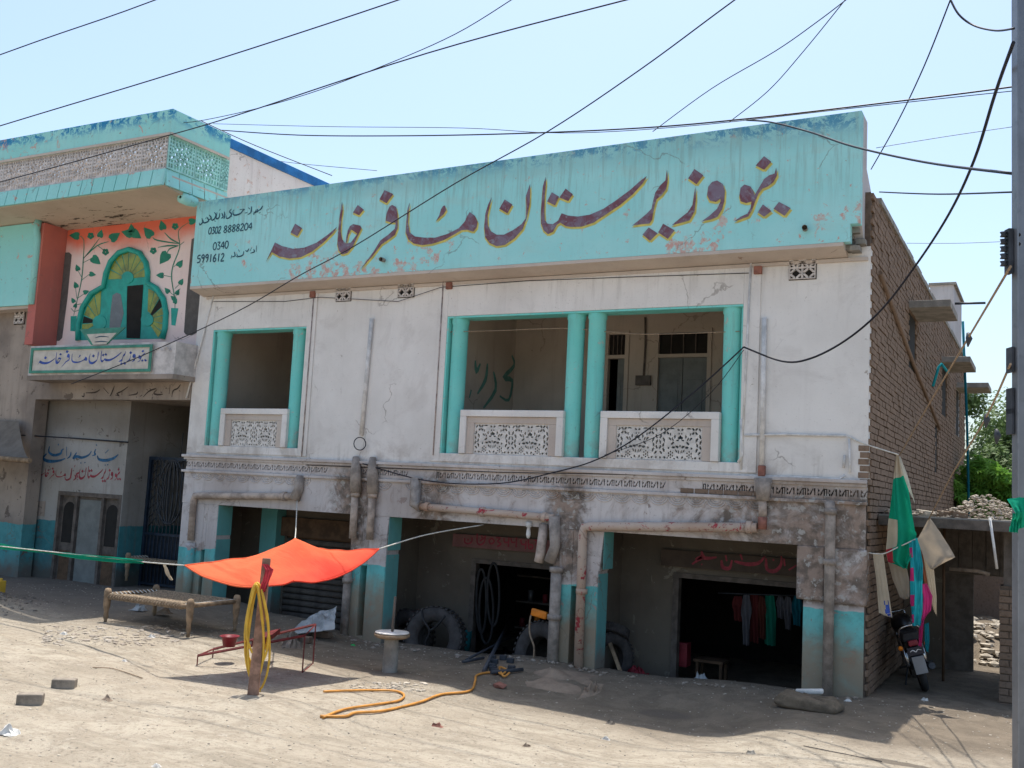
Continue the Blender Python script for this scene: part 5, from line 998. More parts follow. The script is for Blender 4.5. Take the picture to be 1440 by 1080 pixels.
for px_, py_, dd in ((1361, 476, 8.4), (1386, 590, 8.4), (1401, 612, 8.0)):
    p = AD(px_, py_, dd); o = MB().tube([p+Vector((0, 0, .05)), p+Vector((.01, 0, 0)), p+Vector((0, 0, -.07))], [.012, .03, .006], 6).build('rope_knot', 'iron'); tag(o, 'dark knot on the %s' % ('upper rope to the pole' if py_ < 500 else ('lower rope to the pole' if py_ < 600 else 'lower rope, the one nearer the trees')), 'knot')
# ------------------------------------------------------------ awning, post and hose
La, Ra, Fa, Pk = AD(260, 795, 12.04), AD(533, 772, 13.2), AD(412, 817, 11.5), AD(415, 756, 12.5)
Ba = Vector((-6.75, -2.75, 1.42))
aw = MB(); n_ = 48; Cn = (La+Ra+Fa+Ba)/4
for j in range(n_+1):
    for i in range(n_+1):
        u, v = i/n_, j/n_; P = Fa.lerp(Ra, u).lerp(La.lerp(Ba, u), v)   # corners F(0,0) R(1,0) L(0,1) B(1,1)
        e = 4*u*(1-u); f2 = 4*v*(1-v)
        P += (Cn-P)*.10*(e*(1-f2)*sst(.2, .9, v)+(1-e)*f2*sst(.2, .9, u)); P += (P-Cn)*.035*(e*(1-v)**6+f2*(1-u)**6); P.z -= .13*(e*(1-v)**8+f2*(1-u)**8)
        r_ = min(1, sqrt((u-.5)**2+(v-.5)**2)/.62); k = (1-r_)**1.35
        P = P+(Pk-Cn)*k; P.z -= .07*sin(pi*r_)*(1+.0*u)
        P.z += .018*noise.noise(Vector((u*5, v*5, 2)))+.006*sin((u-v)*26)*(1-abs(u-v))*(1-k)+.012*sin(atan2(v-.5, u-.5)*7)*(r_*(1-r_)*4)**2
        aw.v.append(tuple(P))
for j in range(n_):
    for i in range(n_): k = j*(n_+1)+i; aw.f.append([k, k+1, k+n_+2, k+n_+1]); aw.mi.append(0); aw.sm.append(True)
AWN = thing('cloth_awning', 'orange cloth awning stretched between ropes over the wooden post', 'awning', (Cn.x, Cn.y, Cn.z))
ao = aw.build('canopy_cloth', 'orange', AWN); sm = ao.modifiers.new('thick', 'SOLIDIFY'); sm.thickness = .004
def edge(idx, nm='hem'): MB().tube([aw.v[i] for i in idx], .010, 5).build(nm, 'orange', AWN)
N1 = n_+1; edge([i for i in range(N1)]); edge([j*N1 for j in range(N1)]); edge([j*N1+n_ for j in range(N1)]); edge([n_*N1+i for i in range(N1)])
BE = AY(417, 700, -.05); cable([Vector(Pk)+Vector((0, 0, -.02)), AY(416, 745, -2.), AY(418, 703, -.02)], .008, 'ropewhite', 'cord', 'white cord holding up the peak of the orange awning from the beam', 'cord')
cable([Ra, AY(600, 752, -1.2), AY(680, 738, .0)], .009, 'ropewhite', 'cord', 'white cord from the right tip of the orange awning to the arcade beam', 'cord')
cable([AY(-200, 745, -3), AY(0, 768, -3.5), AY(110, 780, -3.7), AY(200, 790, -3.9), La], .008, 'ropewhite', 'cord', 'long cord from the left edge of the street to the left tip of the awning', 'cord')
wavecloth('green_cloth_strip', [(AY(-100, 755, -3.4), AY(-100, 762, -3.4)), (AY(0, 764, -3.5), AY(0, 772, -3.5)), (AY(20, 768, -3.5), AY(20, 774, -3.5)), (AY(60, 774, -3.6), AY(60, 777, -3.6)), (AY(110, 779, -3.7), AY(110, 786, -3.7)), (AY(160, 783, -3.8), AY(160, 791, -3.8)), (AY(200, 787, -3.9), AY(202, 793, -3.9))], 'clgreen', amp=.015, nv=40, label='pale green cloth strip wound along the cord left of the awning', cat='cloth')
wavecloth('yellow_rag', rows([(229, 794, 233, 794), (232, 806, 237, 803), (240, 816, 243, 816)], -4.0), 'clcream', amp=.01, label='small yellowish rag dangling from the cord just left of the awning', cat='rag')
pb0 = AG(356, 977); ptp = AD(375, 785, 11.15); 
PO = thing('wooden_post', 'weathered wooden post leaning slightly, driven into the dirt under the awning', 'post', tuple(pb0))
dv = (ptp-pb0).normalized(); sx = RT.copy(); sx.z = 0; sx.normalize(); sy = dv.cross(sx).normalized()
def plank_(pa, pb_, wa_, wb_, th): return [pa-sx*wa_-sy*th, pa+sx*wa_-sy*th, pa+sx*wa_+sy*th, pa-sx*wa_+sy*th, pb_-sx*wb_-sy*th, pb_+sx*wb_-sy*th, pb_+sx*wb_+sy*th, pb_-sx*wb_+sy*th]
MB().hexa(plank_(pb0-dv*.15, ptp, .062, .042, .025)).build('plank', 'woodpost', PO, bevel=.006)
wavecloth('red_rag', [(AD(368, 793, 11.0), AD(376, 793, 11.0)), (AD(372, 802, 10.95), AD(384, 801, 11.)), (AD(369, 818, 10.95), AD(380, 815, 11.)), (AD(366, 830, 10.95), AD(372, 834, 11.))], 'clred', amp=.02, label='red rag tied round the top of the wooden post', cat='rag')
CH = thing('hose_coil', 'yellow hose coil hanging in long loops from the wooden post', 'hose', tuple(AD(365, 820, 11.)))
rq = random.Random(5)
for k in range(5):
    cx = 361+rq.uniform(-2, 4)-k*.5; wx = 17+rq.uniform(-5, 4); y0 = 821+rq.uniform(-2, 3); y1 = (925, 972, 962, 940, 955)[k]; pts = []
    for j in range(33):
        t = j/32*2*pi; ww = wx*(.55+.45*sst(0, .8, (1-cos(t))/2)); x = cx+ww*sin(t)-(3 if t < pi else -2)*((1-cos(t))/2); y = (y0+y1)/2-(y1-y0)/2*cos(t); pts.append(AD(x, y, 10.98+.04*sin(t+k)))
    MB().tube(pts, .0125, 7).build('hose_loop', 'hose', CH)
def gline(pts, up=.02): return [AG(a, b)+Vector((0, 0, up)) for a, b in pts]
cable(gline([(455, 975), (480, 974), (520, 973), (555, 974), (568, 980), (560, 988), (530, 993), (490, 999), (470, 1005), (454, 1012)]), .014, 'hoseo', 'garden_hose', 'short yellow hose loop lying on the dirt below the awning shadow', 'hose')
cable(gline([(450, 1010), (485, 1010), (500, 1005), (540, 1002), (590, 990), (620, 979), (660, 974), (668, 960), (670, 952), (685, 948), (698, 949)]), .015, 'hoseo', 'garden_hose', 'long yellow orange hose winding from the tools across the dirt', 'hose')
cable(gline([(698, 946), (705, 952), (712, 946), (702, 942), (708, 955), (716, 950)], .035), .014, 'hoseo', 'hose_knot', 'small orange hose coil lying by the black tools', 'hose')
# ------------------------------------------------------------ rope beds
def charpoy(L, Wd, h, label, loc, rot, grp='rope beds'):
    t = LOC(thing('rope_bed', label, 'bed', loc, grp, rot)); 
    for sx_ in (-1, 1):
        for sy_ in (-1, 1): MB().lathe([(.0, 0), (.028, 0), (.022, .06), (.038, .10), (.032, .18), (.036, .2), (.05, .26), (.055, h), (.055, h+.04), (.04, h+.09), (0, h+.1)], (sx_*L/2, sy_*Wd/2, 0), 12).build('leg', 'wood', t)
    for sy_ in (-1, 1): MB().tube([(-L/2, sy_*Wd/2, h-.02), (L/2, sy_*Wd/2, h-.02)], .034, 8).build('side_rail', 'wood', t)
    for sx_ in (-1, 1): MB().tube([(sx_*L/2, -Wd/2, h), (sx_*L/2, Wd/2, h)], .032, 8).build('end_rail', 'wood', t)
    wv = MB(); n1, n2 = 30, 15; hh = h+.005
    for k in range(n1): 
        x = -L/2+.12+(L-.3)*k/(n1-1); wv.tube([(x+.02*sin(k), -Wd/2-.01, hh+.012), (x+.02, -Wd/4, hh-.02+.008*(k % 2)), (x, 0, hh-.035), (x-.02, Wd/4, hh-.02), (x, Wd/2+.01, hh+.012)], .016, 5, False)
    for k in range(n2): y = -Wd/2+.04+(Wd-.08)*k/(n2-1); s_ = -.035*(1-(2*y/Wd)**2); wv.tube([(-L/2+.1, y, hh+s_+.004), (0, y+.01, hh+s_-.004), (L/2-.17, y, hh+s_+.006)], .015, 5, False)
    wv.build('woven_rope', 'tyrope', t, kind='stuff')
    ws = MB()
    for sy_ in (-1, 1):
        for k in range(26): x = -L/2+.1+(L-.28)*k/25; ws.tube([(x+.045*cos(a), sy_*Wd/2+.042*cos(a), h-.02+.042*sin(a)) for a in [j*pi/3 for j in range(7)]], .010, 4, False)
    ws.build('rope_lashing', 'tyrope', t, kind='stuff')
    lc = MB()
    for k in range(12): y = -Wd/2+.05+(Wd-.1)*k/11; lc.tube([(L/2-.17, y, h-.0), (L/2, y+.03, h+.03)], .007, 4, False); lc.tube([(-L/2+.1, y, h), (-L/2, y+.02, h+.03)], .007, 4, False)
    lc.build('end_cords', 'ropewhite', t, kind='stuff')
    return t
pa, pc_, pd_ = AG(157, 876), AG(274, 899), AG(320, 887); ax = (pc_-pa); Lb = Vector((ax.x, ax.y, 0)).length; ay = pd_-pc_; 
ctr = (pa+pd_)/2; ctr.z = (pa.z+pc_.z+pd_.z)/3
bed1 = charpoy(Lb, .92, .43, 'wooden rope bed standing in the shade left of the orange awning', tuple(ctr), (0, 0, atan2(ax.y, ax.x)))
p = AY(196, 835, .9); duptree(bed1, (p.x+.9, 1.0, H(p.x+.9, 1.0)+.1), (0, 0, .1), 'darker rope bed pushed back inside the annex gateway behind the first bed')
# ------------------------------------------------------------ red iron bench frame, bowl, plastic sheet
RF1, RF2, LF1, LF2 = AG(425, 946), AG(440, 933), AG(277, 936), AG(299, 925)
zv = lambda P, h: P+Vector((0, 0, h))
IR = thing('iron_bench_frame', 'bare dark red iron bench frame tipped on the dirt behind the wooden post', 'bench frame', tuple((RF1+LF1)/2))
def rod(a, b, nm, r=.011): MB().tube([a, b], r, 4).build(nm, 'ironred', IR)
T1, T2, T3, T4 = zv(RF1, .45), zv(RF2, .50), zv(LF1, .12), zv(LF2, .11)
rod(RF1, T1, 'leg'); rod(RF2, T2, 'leg'); rod(LF1, T3, 'leg'); rod(LF2, T4, 'leg'); rod(T1, T3, 'rail', .016); rod(T2, T4, 'rail', .016); rod(RF1, RF2, 'foot_bar'); rod(T1, T2, 'top_bar'); rod(T3, T4, 'top_bar')
m1, m2 = T1.lerp(T3, .35), T2.lerp(T4, .35); n1_, n2_ = T1.lerp(T3, .5), T2.lerp(T4, .5); MB().hexa([m1, m2, n2_, n1_, zv(m1, .06), zv(m2, .06), zv(n2_, .06), zv(n1_, .06)]).build('seat_plate', 'ironred', IR)
c = T3.lerp(T1, .22).lerp(T4.lerp(T2, .22), .5); bw_ = MB().lathe([(0, .0), (.075, .0), (.10, .12), (.125, .125), (.125, .135), (.095, .13), (.07, .02), (0, .02)], tuple(c+Vector((0, 0, .01))), 20).build('red_bowl', 'redplastic'); tag(bw_, 'dark red plastic bowl resting on the left end of the iron frame', 'bowl')
def crumple(name, pts, amp, mat, label, cat, seed=1, n=16, kind=None, fold=6):
    """four corners F,R,B,L sheet with folds"""
    t = MB(); a, b, c, d = [Vector(q_) for q_ in pts]
    for j in range(n+1):
        for i in range(n+1):
            u, v = i/n, j/n; P = a.lerp(b, u).lerp(d.lerp(c, u), v); e = sin(pi*u)*sin(pi*v)
            P += Vector((0, 0, 1))*(amp*(.25*e+e)*(.55+noise.noise(Vector((u*fold, v*fold, seed)))))+Vector((noise.noise(Vector((u*4, v*4, seed+3))), noise.noise(Vector((u*4, v*4, seed+7))), 0))*amp*.35; t.v.append(tuple(P))
    for j in range(n):
        for i in range(n): k = j*(n+1)+i; t.f.append([k, k+1, k+n+2, k+n+1]); t.mi.append(0); t.sm.append(False)
    o = t.build(name, mat, smooth=False); s_ = o.modifiers.new('th', 'SOLIDIFY'); s_.thickness = .012; tag(o, label, cat); return o
crumple('plastic_sheet', [AY(408, 892, -.9), AY(470, 885, -.7), AY(473, 852, -.35), AY(425, 876, -.3)], .16, 'plastic', 'crumpled grey plastic sheet piled behind the red iron frame', 'plastic sheet', 4, 18)
crumple('sack_heap', [AG(398, 912), AG(425, 912), AG(425, 903), AG(396, 905)], .22, 'tarpdark', 'brown sack lump lying under the red iron frame', 'sack', 9, 10)
for a_, b_, lb in ((424, 900, 'left of two broken bricks by the shutter, under the plastic sheet'), (452, 893, 'right of two broken bricks by the shutter, end of the plastic sheet')):
    q_ = AG(a_, b_+3); o = MB().box(-.16, .16, -.06, .06, 0, .09).build('kerb_brick', 'brickp', None, loc=tuple(q_), bevel=.012, label=lb, cat='brick'); o.rotation_euler = (0, 0, .1)
# ------------------------------------------------------------ tyre stand
q_ = AG(548, 945); TS_ = LOC(thing('post_table', 'concrete post with round pale disc top and upright rod in the shade', 'post table', tuple(q_)))
MB().lathe([(.11, -.1), (.10, .05), (.095, .45)], (0, 0, 0), 16).build('post', 'conc', TS_); MB().lathe([(0, .44), (.2, .44), (.235, .46), (.235, .49), (.0, .50)], (0, 0, 0), 28).build('disc_top', 'wood', TS_); MB().lathe([(0, .501), (.225, .501), (.22, .515), (0, .517)], (0, 0, 0), 28).build('disc_face', 'pipewhite', TS_); MB().tube([(0, 0, .51), (.015, 0, .97)], .018, 8).build('rod', 'woodgrey', TS_)
# ------------------------------------------------------------ tyres
def tyre(label, loc, rot, R_=.5, w_=.13, mat='rubberdust'):
    t = LOC(thing('truck_tyre', label, 'tyre', loc, 'truck tyres in the arcade', rot))
    pr_ = [(R_*.55, -w_*.55), (R_*.62, -w_*.95), (R_*.82, -w_*1.12), (R_*.95, -w_*.95), (R_, -w_*.75), (R_*1.005, 0), (R_, w_*.75), (R_*.95, w_*.95), (R_*.82, w_*1.12), (R_*.62, w_*.95), (R_*.55, w_*.55), (R_*.6, 0), (R_*.55, -w_*.55)]
    MB().lathe(pr_, (0, 0, 0), 40, 'y').build('casing', mat, t)
    tr = MB(); nk = 36
    for k in range(nk):
        for s_ in (-1, 1):
            a0 = 2*pi*(k+.25*s_)/nk; da = pi/nk*.95; vs = []
            for r_ in (R_*.99, R_*1.035):
                for (aa, yy) in ((a0, s_*.01), (a0+da, s_*.01), (a0+da*1.3, s_*w_*.95), (a0+da*.3, s_*w_*.95)): vs.append((r_*sin(aa), yy, r_*cos(aa)))
            tr.hexa(vs)
    tr.build('tread', mat, t, kind='stuff'); return t
def YG(px_, py_, Y, R_): q_ = AY(px_, py_, Y); return (q_.x, Y, q_.z)
ty = tyre('big truck tyre tied with a strip, at the left of the middle arcade bay', YG(612, 898, .45, .5), (-.15, 0, .15), .48)
duptree(ty, YG(572, 900, .85, .5), (-.2, 0, -.1), 'truck tyre half hidden behind the strapped tyre in the middle bay')
duptree(ty, YG(762, 922, .3, .5), (-.2, 0, -.35), 'truck tyre leaning by the pillar at the right of the middle bay')
t4 = duptree(ty, YG(858, 925, .8, .3), (-.1, 0, 1.0), 'dark tyre standing behind the third pillar in the right bay'); t4.scale = (.75, .75, .75)
t5 = duptree(ty, YG(862, 888, .95, .3), (1.2, .3, .6), 'small dark tyre stacked on top of the one behind the third pillar'); t5.scale = (.5, .5, .5)
o = MB().tube(smooth([AY(593, 858, .28), AY(596, 872, .24), AY(604, 888, .22), AY(598, 905, .24), AY(606, 918, .26)]), .018, 5).tube(smooth([AY(626, 866, .26), AY(614, 880, .22), AY(603, 888, .22)]), .018, 5).build('binding_strip', 'rubber'); tag(o, 'black rubber strip bound across the strapped truck tyre', 'strap')
bk_ = AY(670, 915, 1.7); o = MB().lathe([(0, 0), (.13, 0), (.16, .38), (.15, .38), (.12, .02)], (bk_.x, 1.2, -.38), 18).build('bucket', 'tealplastic'); tag(o, 'dark teal plastic drum standing in the doorway of the middle shop', 'drum')
p = AY(762, 862, .2); o = MB().box(-.13, .13, -.03, .03, -.06, .05).build('orange_tool', 'orangeplastic', None, loc=(p.x, .12, p.z), bevel=.02, label='orange plastic power tool hanging by the middle pillar', cat='tool'); o.rotation_euler = (0, .15, 0)
cable([AY(752, 860, .15), AY(746, 868, .1), AY(745, 890, .08), AY(751, 910, .05), AY(750, 928, .05)], .014, 'rope', 'hose_line', 'brown hose dropping from the orange tool to the ground', 'hose')
TO = thing('jack_tools', 'heap of black iron jack and levers on the dirt before the middle bay', 'tools', tuple(AG(705, 940)))
for a_, b_, r_ in (((655, 932), (735, 920), .0), ((680, 948), (718, 905), .03), ((690, 950), (735, 946), .02), ((710, 915), (722, 945), .05), ((650, 935), (680, 930), .01)):
    P, Q_ = AG(*a_)+Vector((0, 0, .04)), AG(*b_)+Vector((0, 0, .05)); Q_.z = P.z+.02+(.12 if r_ > .02 else 0); MB().tube([P, Q_], .018+r_*.4, 6).build('lever', 'iron', TO)
for k in range(8): q_ = AG(700+rq.uniform(-12, 22), 938+rq.uniform(-10, 10)); MB().box(-.05, .05, -.03, .03, 0, .07).build('iron_block', 'iron', TO, loc=(q_.x, q_.y, q_.z), bevel=.01)
# canvas sheet over a mound, sack with parcel
def cushion(name, c, sx_, sy_, sz_, rot, mat, label, cat, seed=1, pw=.3):
    t = MB(); n1, n2 = 40, 16; sg_ = lambda v_, p_: (abs(v_)**p_)*(1 if v_ >= 0 else -1)
    for j in range(n2+1):
        b = -pi/2+pi*j/n2
        for i in range(n1):
            a = 2*pi*i/n1; x, y, z = sg_(cos(a), pw)*sg_(cos(b), .5), sg_(sin(a), pw)*sg_(cos(b), .5), sg_(sin(b), .8)
            n_1 = noise.noise(Vector((x*2.2, y*2.2, z+seed))); n_2 = noise.noise(Vector((x*7, y*7, z*3+seed)))
            x *= sx_*(1+.10*n_1+.03*n_2); y *= sy_*(1+.16*n_1+.05*n_2); z = (z+1)*sz_*(1+.35*n_1+.14*n_2)-.02
            t.v.append((c[0]+x*cos(rot)-y*sin(rot), c[1]+x*sin(rot)+y*cos(rot), c[2]+z))
    for j in range(n2):
        for i in range(n1): t.f.append([j*n1+i, j*n1+(i+1) % n1, (j+1)*n1+(i+1) % n1, (j+1)*n1+i]); t.mi.append(0); t.sm.append(True)
    o = t.build(name, mat); tag(o, label, cat); return o
M['sackc'] = simple('brown_sackcloth', (.15, .115, .08), .95, .3, 5, bump=.6)
def mound(name, pxs, top, hgt, mat, label, cat, n=22, seed=2, edge_=.5):
    P = [AG(*q_) for q_ in pxs]; c = sum(P, Vector())/len(P); t = MB(); K = len(P)*4; ring = smooth(P+[P[0]], 4)[:-1]; K = len(ring); R_ = 7
    for r_ in range(R_+1):
        f = 1-r_/R_
        for k in range(K):
            q_ = c.lerp(ring[k], f); hh = hgt*(1-f**edge_*1.0) if False else hgt*min(1, (1-f)*2.6)**.7; q_ = q_.copy(); q_.z = H(q_.x, q_.y)-.01+hh*(1+.5*noise.noise(Vector((q_.x*5, q_.y*7, seed))))+.015*noise.noise(Vector((q_.x*12, q_.y*12, seed))); t.v.append(tuple(q_))
    for r_ in range(R_):
        for k in range(K): t.f.append([r_*K+k, r_*K+(k+1) % K, (r_+1)*K+(k+1) % K, (r_+1)*K+k]); t.mi.append(0); t.sm.append(True)
    o = t.build(name, mat); tag(o, label, cat); return o
crumple('canvas_sheet', [AG(722, 962), AG(842, 984), AG(852, 952), AG(742, 932)], .07, 'tarp', 'dusty canvas sheet folded over a low mound before the third pillar', 'canvas sheet', 11, 30, fold=4)
crumple('canvas_flap', [AG(812, 984), AG(846, 977), AG(850, 962), AG(826, 964)], .09, 'tarp', 'turned up corner flap of dusty cloth beside the canvas sheet', 'canvas flap', 5, 10)
q_ = AG(1138, 997); cushion('dusty_sack', q_, .37, .18, .085, -.12, 'sackc', 'flat brown sack lying at the foot of the right pillar', 'sack', 6)
q_ = AG(1137, 992); o = MB().box(-.16, .16, -.045, .045, 0, .05).build('white_parcel', 'paper', None, loc=(q_.x, q_.y+.05, q_.z+.13), bevel=.015, label='white wrapped parcel resting on the flat brown sack', cat='parcel'); o.rotation_euler = (.1, -.12, .1)
q_ = AG(1168, 998); o = MB().add(*rock(.12, 3, .7)).build('loose_stone', 'stonedark', None, smooth=False, loc=tuple(q_), label='brown stone beside the drain pipe foot at the right pillar', cat='stone')
q_ = AG(702, 967); o = MB().add(*rock(.1, 5, .45)).build('loose_stone', 'redclay', None, smooth=False, loc=tuple(q_+Vector((0, 0, .03))), label='reddish brick lump on the dirt left of the canvas sheet', cat='stone')
# ------------------------------------------------------------ two bricks on the road
for (a_, b_, rz_, lb) in ((90, 967, .15, 'grey brick on the sunny dirt, the farther of the two road bricks'), (42, 991, .25, 'grey brick on the sunny dirt, the nearer left one of the two road bricks')):
    q_ = AG(a_, b_); o = MB().box(-.115, .115, -.058, .058, 0, .115 if a_ < 60 else .10).build('road_brick', 'roadbrick', None, loc=tuple(q_-Vector((0, 0, .01))), bevel=.012, label=lb, cat='brick', group='bricks on the road'); o.rotation_euler = (0, 0, rz_+YAW*-1)
# ------------------------------------------------------------ goods in the shops
def shopcloth(a, b, c, d, Y, mat, label): wavecloth('hung_garment', rows([(a, b, c, b+1), (a+1, (b+d)/2, c+1, (b+d)/2), (a+2, d, c-2, d+2)], Y), mat, amp=.04, freq=2, label=label, cat='garment')
Ys = 1.75
for g_ in ((1030, 838, 1046, 872, .05, 'cldred', 'dim dark red garment, leftmost in the right shop doorway'), (1044, 836, 1056, 906, .0, 'clgrey', 'grey white garment hanging left of the dark red ones in the right shop'), (1054, 836, 1068, 902, .06, 'cldred', 'long dark red patterned garment hanging in the right shop doorway'), (1066, 838, 1076, 896, -.02, 'clrust2', 'rust red garment hanging next to the green one'), (1074, 837, 1090, 906, .03, 'clgreen2', 'green garment hanging in the right shop doorway'), (1092, 838, 1103, 868, .1, 'clgrey', 'grey striped cloth hanging right of the green garment'), (1103, 839, 1114, 884, .04, 'clgrey', 'grey fringed cloth hanging second from the right pillar'), (1115, 838, 1127, 878, .0, 'clblue', 'dark teal cloth hanging nearest the right pillar')):
    a, b, c, d, dy, mt, lb = g_; wavecloth('hung_garment', rows([(a+2, b, c-2, b+1), (a-1, b+(d-b)*.3, c+1, b+(d-b)*.3), (a, (b+d)/2, c, (b+d)/2+2), (a+2, d, c-1, d+3)], Ys+dy), mt, amp=.05, freq=2.3, seed=a*.1, label=lb, cat='garment')
o = MB().tube([AY(1010, 834, Ys+.03), AY(1128, 838, Ys+.03)], .01, 5).build('hanging_rail', 'iron'); tag(o, 'thin rail holding the garments in the right shop doorway', 'rail')
p = AY(958, 925, 1.7); o = MB().box(-.15, .15, -.1, .1, -.1, .25).build('red_carton', 'redplastic', None, loc=(p.x, 1.6, p.z), bevel=.01, label='dark red carton inside the right shop by the door frame', cat='carton')
crumple('shop_sack', [AY(975, 965, .5), AY(1000, 968, .5), AY(998, 955, .8), AY(972, 955, .8)], .15, 'plastic', 'bluish grey sack on the sill of the right shop', 'sack', 3, 8)
crumple('red_sack', [AY(880, 960, .5), AY(915, 962, .5), AY(912, 950, .9), AY(882, 945, .9)], .22, 'redplastic', 'dark red sack lying in the right bay near the stacked tyres', 'sack', 8, 8)
o = MB().tube([AY(858, 905, .6), AY(874, 948, .4)], .035, 4).build('wooden_stick', 'wood'); tag(o, 'wooden stick leaning on the tyres in the right bay', 'stick')
# stock and fittings seen dimly inside the shops
for k, (a, b, c, d) in enumerate(((672, 800, 682, 890), (688, 792, 700, 880), (678, 812, 690, 905))):
    o = MB().tube(smooth([AY((a+c)/2+7*sin(t*pi/8)*(1+.2*k), (b+d)/2-(d-b)/2*cos(t*pi/8), 1.3) for t in range(17)]), .022, 6).build('inner_tube', 'rubber'); tag(o, ('upper', 'right hand', 'lowest')[k]+' rubber inner tube hung at the left of the middle shop doorway', 'inner tube')
sh_ = thing('shop_shelf', 'dark shelf with tins at the back of the middle shop', 'shelf', (-5.2, 3., -.45))
for k in range(3): MB().box(-6.4, -4.6, 2.9, 3.2, -.1+k*.45, -.07+k*.45).build('shelf_board', 'woodgrey', sh_)
for k in range(12): x = -6.3+k*.145; MB().lathe([(0, 0), (.05, 0), (.05, .14+.05*(k % 3)), (0, .15+.05*(k % 3))], (x, 3.0, -.07+.45*(k % 2)), 10).build('tin', ('redplastic', 'steel', 'orangeplastic')[k % 3], sh_)
st_ = thing('wooden_stool', 'dim wooden stool beside the red carton in the right shop', 'stool', (-2.2, 1.9, -.5))
MB().box(-2.75, -2.3, 1.75, 2.1, -.1, -.06).build('seat', 'woodbrown', st_)
for a in (-2.72, -2.36):
    for b in (1.78, 2.04): MB().box(a, a+.04, b, b+.04, -.5, -.1).build('leg', 'woodbrown', st_)
# ------------------------------------------------------------ motorcycle
mp = AG(1302, 972)
MO = LOC(thing('motorcycle', 'black motorcycle leaning on its stand in the shade, seen from behind', 'motorcycle', tuple(mp), rot=(0, radians(-17), radians(12))))
def mpz(nm, mb, mat, **k): return mb.build(nm, mat, MO, **k)
def wheel(y):
    wv = MB().lathe([(.24, -.04), (.28, -.045), (.30, -.02), (.305, 0), (.30, .02), (.28, .045), (.24, .04)], (0, y, .305), 32, 'x').build('wheel', 'rubber', MO)
    MB().lathe([(.235, -.03), (.25, -.025), (.25, .025), (.235, .03), (.225, 0), (.235, -.03)], (0, y, .305), 32, 'x').build('rim', 'chrome', wv); MB().lathe([(0, -.06), (.06, -.05), (.06, .05), (0, .06)], (0, y, .305), 16, 'x').build('hub', 'steel', wv)
    sp = MB()
    for k in range(18): a_ = k*2*pi/18; sp.tube([(0.03*(-1)**k, y+.05*cos(a_), .305+.05*sin(a_)), (0, y+.235*cos(a_), .305+.235*sin(a_))], .003, 3)
    sp.build('spokes', 'steel', wv)
wheel(0); wheel(1.25)
mg = MB()
for k in range(9):
    a0, a1 = radians(20+k*15), radians(35+k*15); r_ = .345; mg.hexa([(-.06, -r_*cos(a0)*1, .305+r_*sin(a0)), (.06, -r_*cos(a0), .305+r_*sin(a0)), (.06, -r_*cos(a1), .305+r_*sin(a1)), (-.06, -r_*cos(a1), .305+r_*sin(a1)), (-.055, -(r_+.012)*cos(a0), .305+(r_+.012)*sin(a0)), (.055, -(r_+.012)*cos(a0), .305+(r_+.012)*sin(a0)), (.055, -(r_+.012)*cos(a1), .305+(r_+.012)*sin(a1)), (-.055, -(r_+.012)*cos(a1), .305+(r_+.012)*sin(a1))])
mpz('rear_mudguard', mg, 'bikeblack')
npl = mpz('number_plate', MB().box(-.10, .10, -.40, -.39, .52, .62), 'plate', bevel=.004)
MB().ribbon([(-.07, -.403, .57), (-.03, -.403, .585), (.0, -.403, .56), (.03, -.403, .585), (.07, -.403, .57)], .012, NY).build('plate_marks', 'pipewhite', npl)
mpz('mud_flap', MB().box(-.075, .075, -.385, -.375, .28, .50), 'steel', bevel=.006)
mpz('tail_light', MB().box(-.06, .06, -.38, -.30, .63, .70), 'redplastic', bevel=.015)
st = MB(); 
for y0_, y1_, w0_, w1_, z0_, z1_ in ((-.30, .0, .11, .13, .76, .76), (.0, .45, .13, .12, .76, .74)): st.hexa([(-w0_, y0_, z0_-.08), (w0_, y0_, z0_-.08), (w1_, y1_, z1_-.08), (-w1_, y1_, z1_-.08), (-w0_*.85, y0_, z0_+.03), (w0_*.85, y0_, z0_+.03), (w1_*.85, y1_, z1_+.02), (-w1_*.85, y1_, z1_+.02)])
mpz('seat', st, 'rubber', bevel=.02)
mpz('grab_rail', MB().tube(smooth([(-.13, -.1, .70), (-.135, -.28, .76), (-.11, -.36, .86), (0, -.38, .89), (.11, -.36, .86), (.135, -.28, .76), (.13, -.1, .70)]), .013, 8), 'chrome')
mpz('fuel_tank', MB().lathe([(0, -.2), (.09, -.18), (.14, -.05), (.145, .08), (.10, .2), (0, .22)], (0, .68, .80), 18, 'y'), 'bikeblack')
mpz('engine', MB().box(-.13, .13, .42, .72, .28, .55).box(-.07, .07, .55, .7, .55, .70), 'steel', bevel=.02)
mpz('frame', MB().tube([(0, .95, .85), (0, .85, .45), (0, .6, .27), (0, .35, .3), (0, .2, .7)], .02, 6).tube([(0, .95, .85), (0, .4, .7), (0, -.25, .7)], .02, 6).tube([(.08, 0, .305), (.07, .4, .4)], .018, 6).tube([(-.08, 0, .305), (-.07, .4, .4)], .018, 6), 'bikeblack')
mpz('side_cover', MB().box(-.13, .13, .15, .4, .5, .68), 'bikeblack', bevel=.03)
for s_ in (-1, 1): mpz('shock_absorber', MB().tube([(s_*.11, .0, .34), (s_*.11, .08, .50), (s_*.11, .12, .68)], [.022, .032, .022], 10), 'chrome')
for s_ in (-1, 1): mpz('indicator', MB().lathe([(0, -.03), (.03, -.02), (.03, .02), (0, .03)], (s_*.16, -.28, .62), 10, 'y'), 'orangeplastic'); 
mpz('exhaust', MB().tube([(.13, .65, .3), (.14, .4, .25), (.15, .1, .27), (.15, -.22, .33)], [.02, .025, .04, .042], 12), 'iron')
for s_ in (-1, 1): mpz('fork', MB().tube([(s_*.09, 1.25, .305), (s_*.09, .98, .95)], .018, 8), 'chrome')
